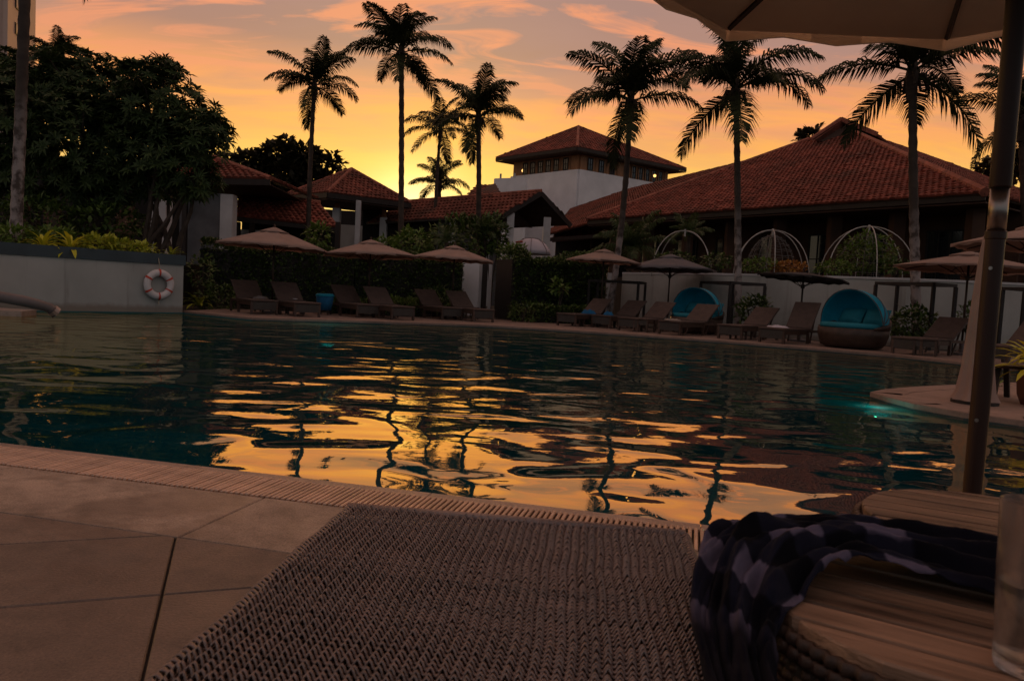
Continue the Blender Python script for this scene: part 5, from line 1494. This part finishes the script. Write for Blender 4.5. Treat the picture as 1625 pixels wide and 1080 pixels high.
# ------------------------------------------------------------------ near lounger with woven seat
la = R(5.5); LA, LW = V((math.sin(la), math.cos(la), 0)), V((math.cos(la), -math.sin(la), 0))
NW, NH, NL = .735, .382, 1.95
far_l = G(545, 797, NH)
c0 = far_l + LW * NW / 2 - LA * NL
nl = thing('near_lounger', 'large brown woven lounger in the foreground, its bare seat pointing at the pool', 'sun lounger', (c0.x, c0.y, 0), -la)
ROW, PER, CRN = .0130, .0157, .022
HALF = NW / 2 - CRN
NBUMP = int(2 * HALF / PER)
def drift(y): return .0022 * math.sin(y * 10.3) + .0012 * math.sin(y * 32.5)
def sag(x, y): return -.0045 * (1 - (x / HALF) ** 2) * math.sin(PI * min(1, max(0, y / NL)))
def strand(w, seed, drop=.085):
    """one cane across the seat, arched over every warp, uneven in tension, turned down at both sides"""
    q_ = random.Random(seed); pts, rys = [], []
    n_ = NBUMP * 6
    am = [.0108 * q_.uniform(.72, 1.12) for _ in range(NBUMP + 2)]
    for i in range(4): pts.append(V((-w / 2, 0, -CRN - drop + drop * i / 3))); rys.append(.005)
    for i in range(1, 4): a = PI - PI / 2 * i / 4; pts.append(V((-HALF + CRN * math.cos(a), 0, -CRN + CRN * math.sin(a) - .002))); rys.append(.005)
    wob = q_.uniform(0, 6)
    for i in range(n_ + 1):
        x = -HALF + 2 * HALF * i / n_
        k = (.5 + .5 * math.cos(2 * PI * i / 6 - PI)) ** 1.25
        pts.append(V((x, .0034 * k - .0017 + .0008 * math.sin(x * 9 + wob), am[i // 6] * k - .0085 + sag(x, NL / 2)))); rys.append(.0043 - .0018 * k)
    for i in range(1, 4): a = PI / 2 - PI / 2 * i / 4; pts.append(V((HALF + CRN * math.cos(a), 0, -CRN + CRN * math.sin(a) - .002))); rys.append(.005)
    for i in range(4): pts.append(V((w / 2, 0, -CRN - drop * i / 3))); rys.append(.005)
    mb = MB(); k = 6; vs_ = []; m_ = len(pts)
    for i, p in enumerate(pts):
        t_ = (pts[min(i + 1, m_ - 1)] - pts[max(i - 1, 0)]); t_.y = 0; t_.normalize()
        nn_ = V((-t_.z, 0, t_.x))
        vs_ += [p + V((0, rys[i] * math.cos(2 * PI * j / k), 0)) + nn_ * .0018 * math.sin(2 * PI * j / k) for j in range(k)]
    mb.add(vs_, [(i * k + j, i * k + (j + 1) % k, (i + 1) * k + (j + 1) % k, (i + 1) * k + j) for i in range(m_ - 1) for j in range(k)])
    return mb.mesh('seat_strand', smooth=True)
canes = [strand(NW, q_) for q_ in range(9)]
for q in canes: q.materials.append(M['wicker'])
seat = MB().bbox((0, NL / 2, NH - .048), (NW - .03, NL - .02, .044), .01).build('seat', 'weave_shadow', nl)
r_ = random.Random(5)
NROW = int((NL - .02) / ROW)
for i in range(NROW):
    y = NL - .006 - i * ROW
    inst(canes[r_.randrange(9)], 'seat_strand', seat, Matrix.Translation((drift(y) + r_.uniform(-.0006, .0006), y + r_.uniform(-.0009, .0009), NH + r_.uniform(-.0005, .0005))))
# warp canes under the arches
for j in range(NBUMP):
    x0 = -HALF + (6 * j + 3) * 2 * HALF / (NBUMP * 6); pts = []; rad = []
    for i in range(NROW * 4):
        y = NL - .012 - i * ROW / 4
        k = (.5 + .5 * math.cos(2 * PI * i / 4 - PI)) ** 1.2
        pts.append((x0 + drift(y), y + .0017 + .0002, NH - .0125 + sag(x0, NL / 2) + .0030 * k * r_.uniform(.8, 1.12))); rad.append(.0020 * r_.uniform(.85, 1.15))
    mb = MB(); mb.tube(pts, rad, 5); mb.build('warp_cane', 'wicker_dark', seat, smooth=True)
# rounded end cane and frame
MB().tube([(-NW / 2 + .01, NL + .001, NH - .010), (NW / 2 - .01, NL + .001, NH - .010)], .011, 8).build('end_cane', 'wicker', nl, smooth=True)
for s_ in (-1, 1):
    MB().bbox((s_ * (NW / 2 - .02), NL / 2, NH - .105), (.03, NL - .04, .13), .006).build('side_rail', 'wicker_dark', nl)
    for y in (.05, NL - .06): MB().bbox((s_ * (NW / 2 - .035), y, .10), (.06, .06, .20), .006).build('leg', 'wicker_dark', nl)
MB().bbox((0, NL - .02, NH - .11), (NW - .08, .03, .14), .006).build('foot_apron', 'wicker_dark', nl)

# ------------------------------------------------------------------ round wicker tables with teak slats
def ring_strand(bumps, amp=.0042, rad=.0068):
    n_ = bumps * 4; mb = MB(); k = 6; vs_ = []
    for i in range(n_):
        a = 2 * PI * i / n_; rr = 1 + 0 * a
        off = amp * math.cos(bumps * a)
        for j in range(k):
            b = 2 * PI * j / k
            r2 = .27 + off + rad * math.cos(b)
            vs_.append(V((r2 * math.cos(a), r2 * math.sin(a), rad * 1.05 * math.sin(b))))
    fs_ = [(i * k + j, ((i + 1) % n_) * k + j, ((i + 1) % n_) * k + (j + 1) % k, i * k + (j + 1) % k) for i in range(n_) for j in range(k)]
    return mb.add(vs_, fs_).mesh('weave_strand', smooth=True)
rs = ring_strand(74); rs.materials.append(M['wicker_dark'])
def round_table(label, c, r, z, ang, seed):
    r_ = random.Random(seed)
    t = thing('side_table', label, 'side table', (c[0], c[1], 0), 0, 'round wicker tables in the foreground')
    prof = [(r * .92, .0), (r * 1.02, .12), (r * 1.05, .25), (r * 1.02, z - .06), (r * .99, z - .03)]
    core = MB().lathe(prof, 40); bd = core.build('wicker_drum', 'gap', t, smooth=True)
    n_ = int((z - .03) / .0132)
    for i in range(n_):
        zz = .01 + i * .0132; f = zz / z
        rad = r * (.95 + .115 * math.sin(PI * min(1, f * 1.02)) ** .8)
        s_ = rad / .27
        inst(rs, 'weave_strand', bd, Matrix.Translation((0, 0, zz)) @ Matrix.Rotation((i % 2) * PI / 74 + r_.uniform(-.006, .006), 4, 'Z') @ Matrix.Diagonal((s_, s_, 1, 1)))
    for k_, (rr, zz) in enumerate(((r * 1.005, z - .024), (r * 1.02, z - .04))):
        inst(rs, 'rim_strand', bd, Matrix.Translation((0, 0, zz)) @ Matrix.Rotation(k_ * PI / 74, 4, 'Z') @ Matrix.Diagonal((rr / .27, rr / .27, 1.3, 1)))
    d = V((math.cos(ang), math.sin(ang))); nn = V((-d.y, d.x))
    R_ = r * .975; wdt, gap = .066, .0095; k = int(R_ / wdt) + 1
    x0 = -((2 * k) * wdt) / 2 + .021
    i = 0
    while x0 < R_:
        lo, hi = max(x0 + gap / 2, -R_ * .995), min(x0 + wdt - gap / 2, R_ * .995)
        if hi - lo > .008:
            poly = []
            for j in range(9): q = lo + (hi - lo) * j / 8; poly.append(d * math.sqrt(max(0, R_ * R_ - q * q)) + nn * q)
            for j in range(9): q = hi - (hi - lo) * j / 8; poly.append(-d * math.sqrt(max(0, R_ * R_ - q * q)) + nn * q)
            cc = sum(poly, V((0, 0))) / len(poly); b_ = MB(); n2 = len(poly)
            ins = [p - V(((p - cc).normalized().x, (p - cc).normalized().y)) * .003 for p in poly]
            dz = r_.uniform(-.0012, .0012)
            b_.add([(p.x, p.y, z - .028) for p in poly] + [(p.x, p.y, z - .003 + dz) for p in poly] + [(p.x, p.y, z + dz) for p in ins],
                   [tuple(range(2 * n2, 3 * n2))] + [(q * n2 + i_, q * n2 + (i_ + 1) % n2, (q + 1) * n2 + (i_ + 1) % n2, (q + 1) * n2 + i_) for q in (0, 1) for i_ in range(n2)])
            so = b_.build('slat', 'slat', t)
            # grain follows the slat
            rot_ = Matrix.Rotation(ang, 4, 'Z'); so.data.transform(rot_.inverted()); so.matrix_local = rot_
        x0 += wdt; i += 1
    return t
TC = V((.625, 1.012)); TR, TZ = .252, .452
round_table('round wicker table with teak slats nearest the camera, under the plaid scarf', TC, TR, TZ, R(-33), 1)
TC2 = V((.975, 1.462))
round_table('second round wicker table behind the scarf, at the foot of the near parasol pole', TC2, TR, .452, R(-29), 2)

# ------------------------------------------------------------------ plaid scarf, bunched over the table and hanging down its left side
def catmull(ps, t):
    n_ = len(ps) - 1; f = min(t * n_, n_ - 1e-6); i = int(f); u = f - i
    g = lambda k: ps[max(0, min(n_, k))]
    a, b, c, d = g(i - 1), g(i), g(i + 1), g(i + 2)
    return .5 * ((2 * b) + (c - a) * u + (2 * a - 5 * b + 4 * c - d) * u * u + (3 * b - a - 3 * c + d) * u ** 3)
path = [V((.288, .70, .400)), V((.292, .80, .402)), V((.300, .90, .410)), V((.314, .985, .436)), V((.348, 1.06, .475)), V((.405, 1.120, .500)), V((.50, 1.160, .504)), V((.60, 1.155, .500)), V((.71, 1.115, .496)), V((.84, 1.045, .492)), V((.98, .95, .488))]
wvec = [V((-.040, .0, 0)), V((-.040, .0, 0)), V((-.044, .012, .0)), V((-.048, .045, .008)), V((-.045, .080, .012)), V((-.045, .085, .010)), V((-.02, .090, .0)), V((.0, .108, .0)), V((.03, .118, .0)), V((.045, .120, .0)), V((.05, .12, .0))]
from mathutils import noise as nz
NU, NV = 150, 70
mb = MB(); vs_ = []
for i in range(NU + 1):
    u = i / NU; c = catmull(path, u); w = catmull(wvec, u)
    tn = (catmull(path, min(1, u + .01)) - catmull(path, max(0, u - .01))).normalized()
    nn = tn.cross(w).normalized()
    if nn.z < 0: nn = -nn
    for j in range(NV + 1):
        v = 2 * j / NV - 1
        fold = .012 * math.sin(v * 8.5 + 2.6 * math.sin(u * 7) + 5 * nz.noise((u * 3, v * .7, 1))) + .008 * math.sin(v * 19 + u * 14 + 4 * nz.noise((u * 5, v * 2, 5)))
        fold += .020 * (abs(nz.noise((u * 7, v * 2.2, 3))) - .25) + .018 * (abs(nz.noise((u * 16 + v * 3, v * 4, 9))) - .2) + .007 * (abs(nz.noise((u * 34 + v * 5, v * 9, 9))) - .2)
        dome_ = .022 * (1 - v * v)
        p = c + w * (v * (1 + .12 * nz.noise((u * 4, 0, 7 + (1 if v > 0 else 0))))) + nn * (fold * (.85 if u > .3 else .7) + dome_ - .012)
        top = u > .34
        rr = (p.xy - TC).length
        if rr < TR * 1.02: p.z = max(p.z, TZ + .004 + .003 * (1 - abs(v)))
        elif p.z < TZ - .02:
            q = (p.xy - TC); k = TR * 1.075 + .004
            if q.length < k: q = q.normalized() * k; p.x, p.y = TC.x + q.x, TC.y + q.y
        le = (p - c0).dot(LW)                     # distance across the lounger from its middle
        if le < NW / 2 + .004: p.z = max(p.z, NH + .010 + .002 * math.sin(9 * v + 20 * u))
        p.z = max(p.z, .012)
        vs_.append(p)
fs_ = [(i * (NV + 1) + j, (i + 1) * (NV + 1) + j, (i + 1) * (NV + 1) + j + 1, i * (NV + 1) + j + 1) for i in range(NU) for j in range(NV)]
mb.add(vs_, fs_)
sc_o = mb.build('scarf', 'plaid', None, (TC.x, TC.y, TZ), smooth=True)
tag(sc_o, 'crumpled navy, black and lilac plaid scarf draped over the near wicker table', 'scarf')
uvl = sc_o.data.uv_layers.new(name='UVMap')
for lp in sc_o.data.loops:
    i, j = divmod(lp.vertex_index, NV + 1); uvl.data[lp.index].uv = (i / NU, j / NV)
sm_ = sc_o.modifiers.new('thickness', 'SOLIDIFY'); sm_.thickness = .002; sm_.offset = 0

# ------------------------------------------------------------------ drinking glass
gg = G(1628, 1064, TZ)
gl = thing('drinking_glass', 'tall tumbler of water at the right edge on the near table', 'glass', (gg.x, gg.y, TZ + .002))
gh = P(1600, 798, gg.y).z - TZ
MB().lathe([(.005, 0), (.032, 0), (.034, .01), (.0405, gh), (.0375, gh), (.0315, .016), (.005, .013)], 36, cap=False).build('tumbler', 'tumbler', gl, smooth=True)
MB().lathe([(.004, .0145), (.0305, .0175), (.0345, gh * .52), (.004, gh * .52)], 36).build('water', 'drink', gl, smooth=False)

# ------------------------------------------------------------------ near parasol
NPY = 2.25
np0 = P(1531, 795, NPY)
z_s, z_t = P(1574, 372, NPY).z, P(1583, 298, NPY).z
npar = parasol('large sand coloured parasol in the foreground, its stained pole standing behind the round tables', (np0.x + .02, np0.y, 0), 1.30, 2.56, 2.06, 'canopy_cream', rot=R(2), group=None, pole_r=.025, rib_r=.013)
MB().lathe([(.0262, .0), (.0262, z_s - .015), (.0292, z_s - .012), (.0292, z_s + .008), (.0255, z_s + .012)], 24).build('lower_sleeve', 'pole_wood', npar, smooth=False)
MB().lathe([(.0253, z_s + .012), (.0253, z_t)], 24).build('steel_joint', 'steel', npar, smooth=True)
MB().lathe([(.0285, z_t), (.0295, z_t + .004), (.0295, z_t + 1.05), (.027, z_t + 1.06)], 24).build('upper_sleeve', 'pole_wood', npar, smooth=True)

for zz, sg in ((z_s - .10, -1), (z_s - .55, -1)):
    MB().tube([(-.024 * .7, -.024 * .7, zz), (-.031 * .7, -.031 * .7, zz)], .0055, 10).build('bolt', 'steel', npar)
# ------------------------------------------------------------------ things on the deck tongue
cp = G(1546, 640); ctop = P(1556, 364, cp.y).z
cpt = thing('parasol', 'closed pale parasol in its cover standing on the deck tongue behind the near pole', 'parasol', (cp.x, cp.y, 0))
mb = MB(); prof = [(.205, .035), (.165, .12), (.135, .35), (.115, .7), (.095, 1.1), (.072, ctop - .22), (.052, ctop - .06), (.028, ctop)]
n_ = 48; vs_ = []
for r0_, z_ in prof:
    for k in range(n_):
        a = 2 * PI * k / n_; f = 1 + .10 * math.cos(8 * a + z_ * .8) * min(1, (ctop - z_) + .1) + .04 * math.cos(3 * a + 1)
        vs_.append((r0_ * f * math.cos(a), r0_ * f * math.sin(a), z_))
fs_ = [(i * n_ + k, i * n_ + (k + 1) % n_, (i + 1) * n_ + (k + 1) % n_, (i + 1) * n_ + k) for i in range(len(prof) - 1) for k in range(n_)]
mb.add(vs_, fs_ + [tuple(range((len(prof) - 1) * n_, len(prof) * n_))]); mb.build('cover', 'canopy', cpt, smooth=True)
MB().lathe([(.024, 0), (.024, ctop - .1)], 10).build('pole', 'pole_wood', cpt)
MB().lathe([(.21, .003), (.21, .03), (.05, .05)], 20).build('base', 'frame_wood', cpt)
lt = P(1592, 577, 8.0); ltt = thing('low_table', 'round dark low table on splayed legs behind the potted plant', 'table', (lt.x, lt.y, 0))
MB().lathe([(.33, lt.z - .03), (.34, lt.z - .015), (.335, lt.z), (.01, lt.z)], 32).build('table_top', 'wicker_dark', ltt)
for k in range(4):
    a = PI / 4 + k * PI / 2; d = V((math.cos(a), math.sin(a), 0)); MB().bar(d * .30 + V((0, 0, .0)), d * .16 + V((0, 0, lt.z - .03)), .05).build('leg', 'frame_wood', ltt)
pt = G(1640, 643); pot = thing('potted_plant', 'brown pot of bright yellow green leaves at the right edge of the deck tongue', 'potted plant', (pt.x, pt.y, 0))
MB().lathe([(.11, 0), (.15, .1), (.165, .28), (.175, .30), (.16, .31), (.15, .27), (.02, .26)], 20).build('pot', 'terracotta_pot', pot, smooth=True)
MB().lathe([(.02, .262), (.15, .262)], 16).build('pot_soil', 'soil', pot)
strap_plant('', (0, 0, .27), .46, 30, 'yellow_leaf', 21, parent=pot)
strap_plant('', (0, 0, .40), .34, 18, 'yellow_leaf', 22, parent=pot)
p2 = G(1598, 632); strap_plant('small dim green plant on the deck in front of the low table', (p2.x + .05, p2.y + .3, 0), .22, 12, 'mid_leaf', 23)
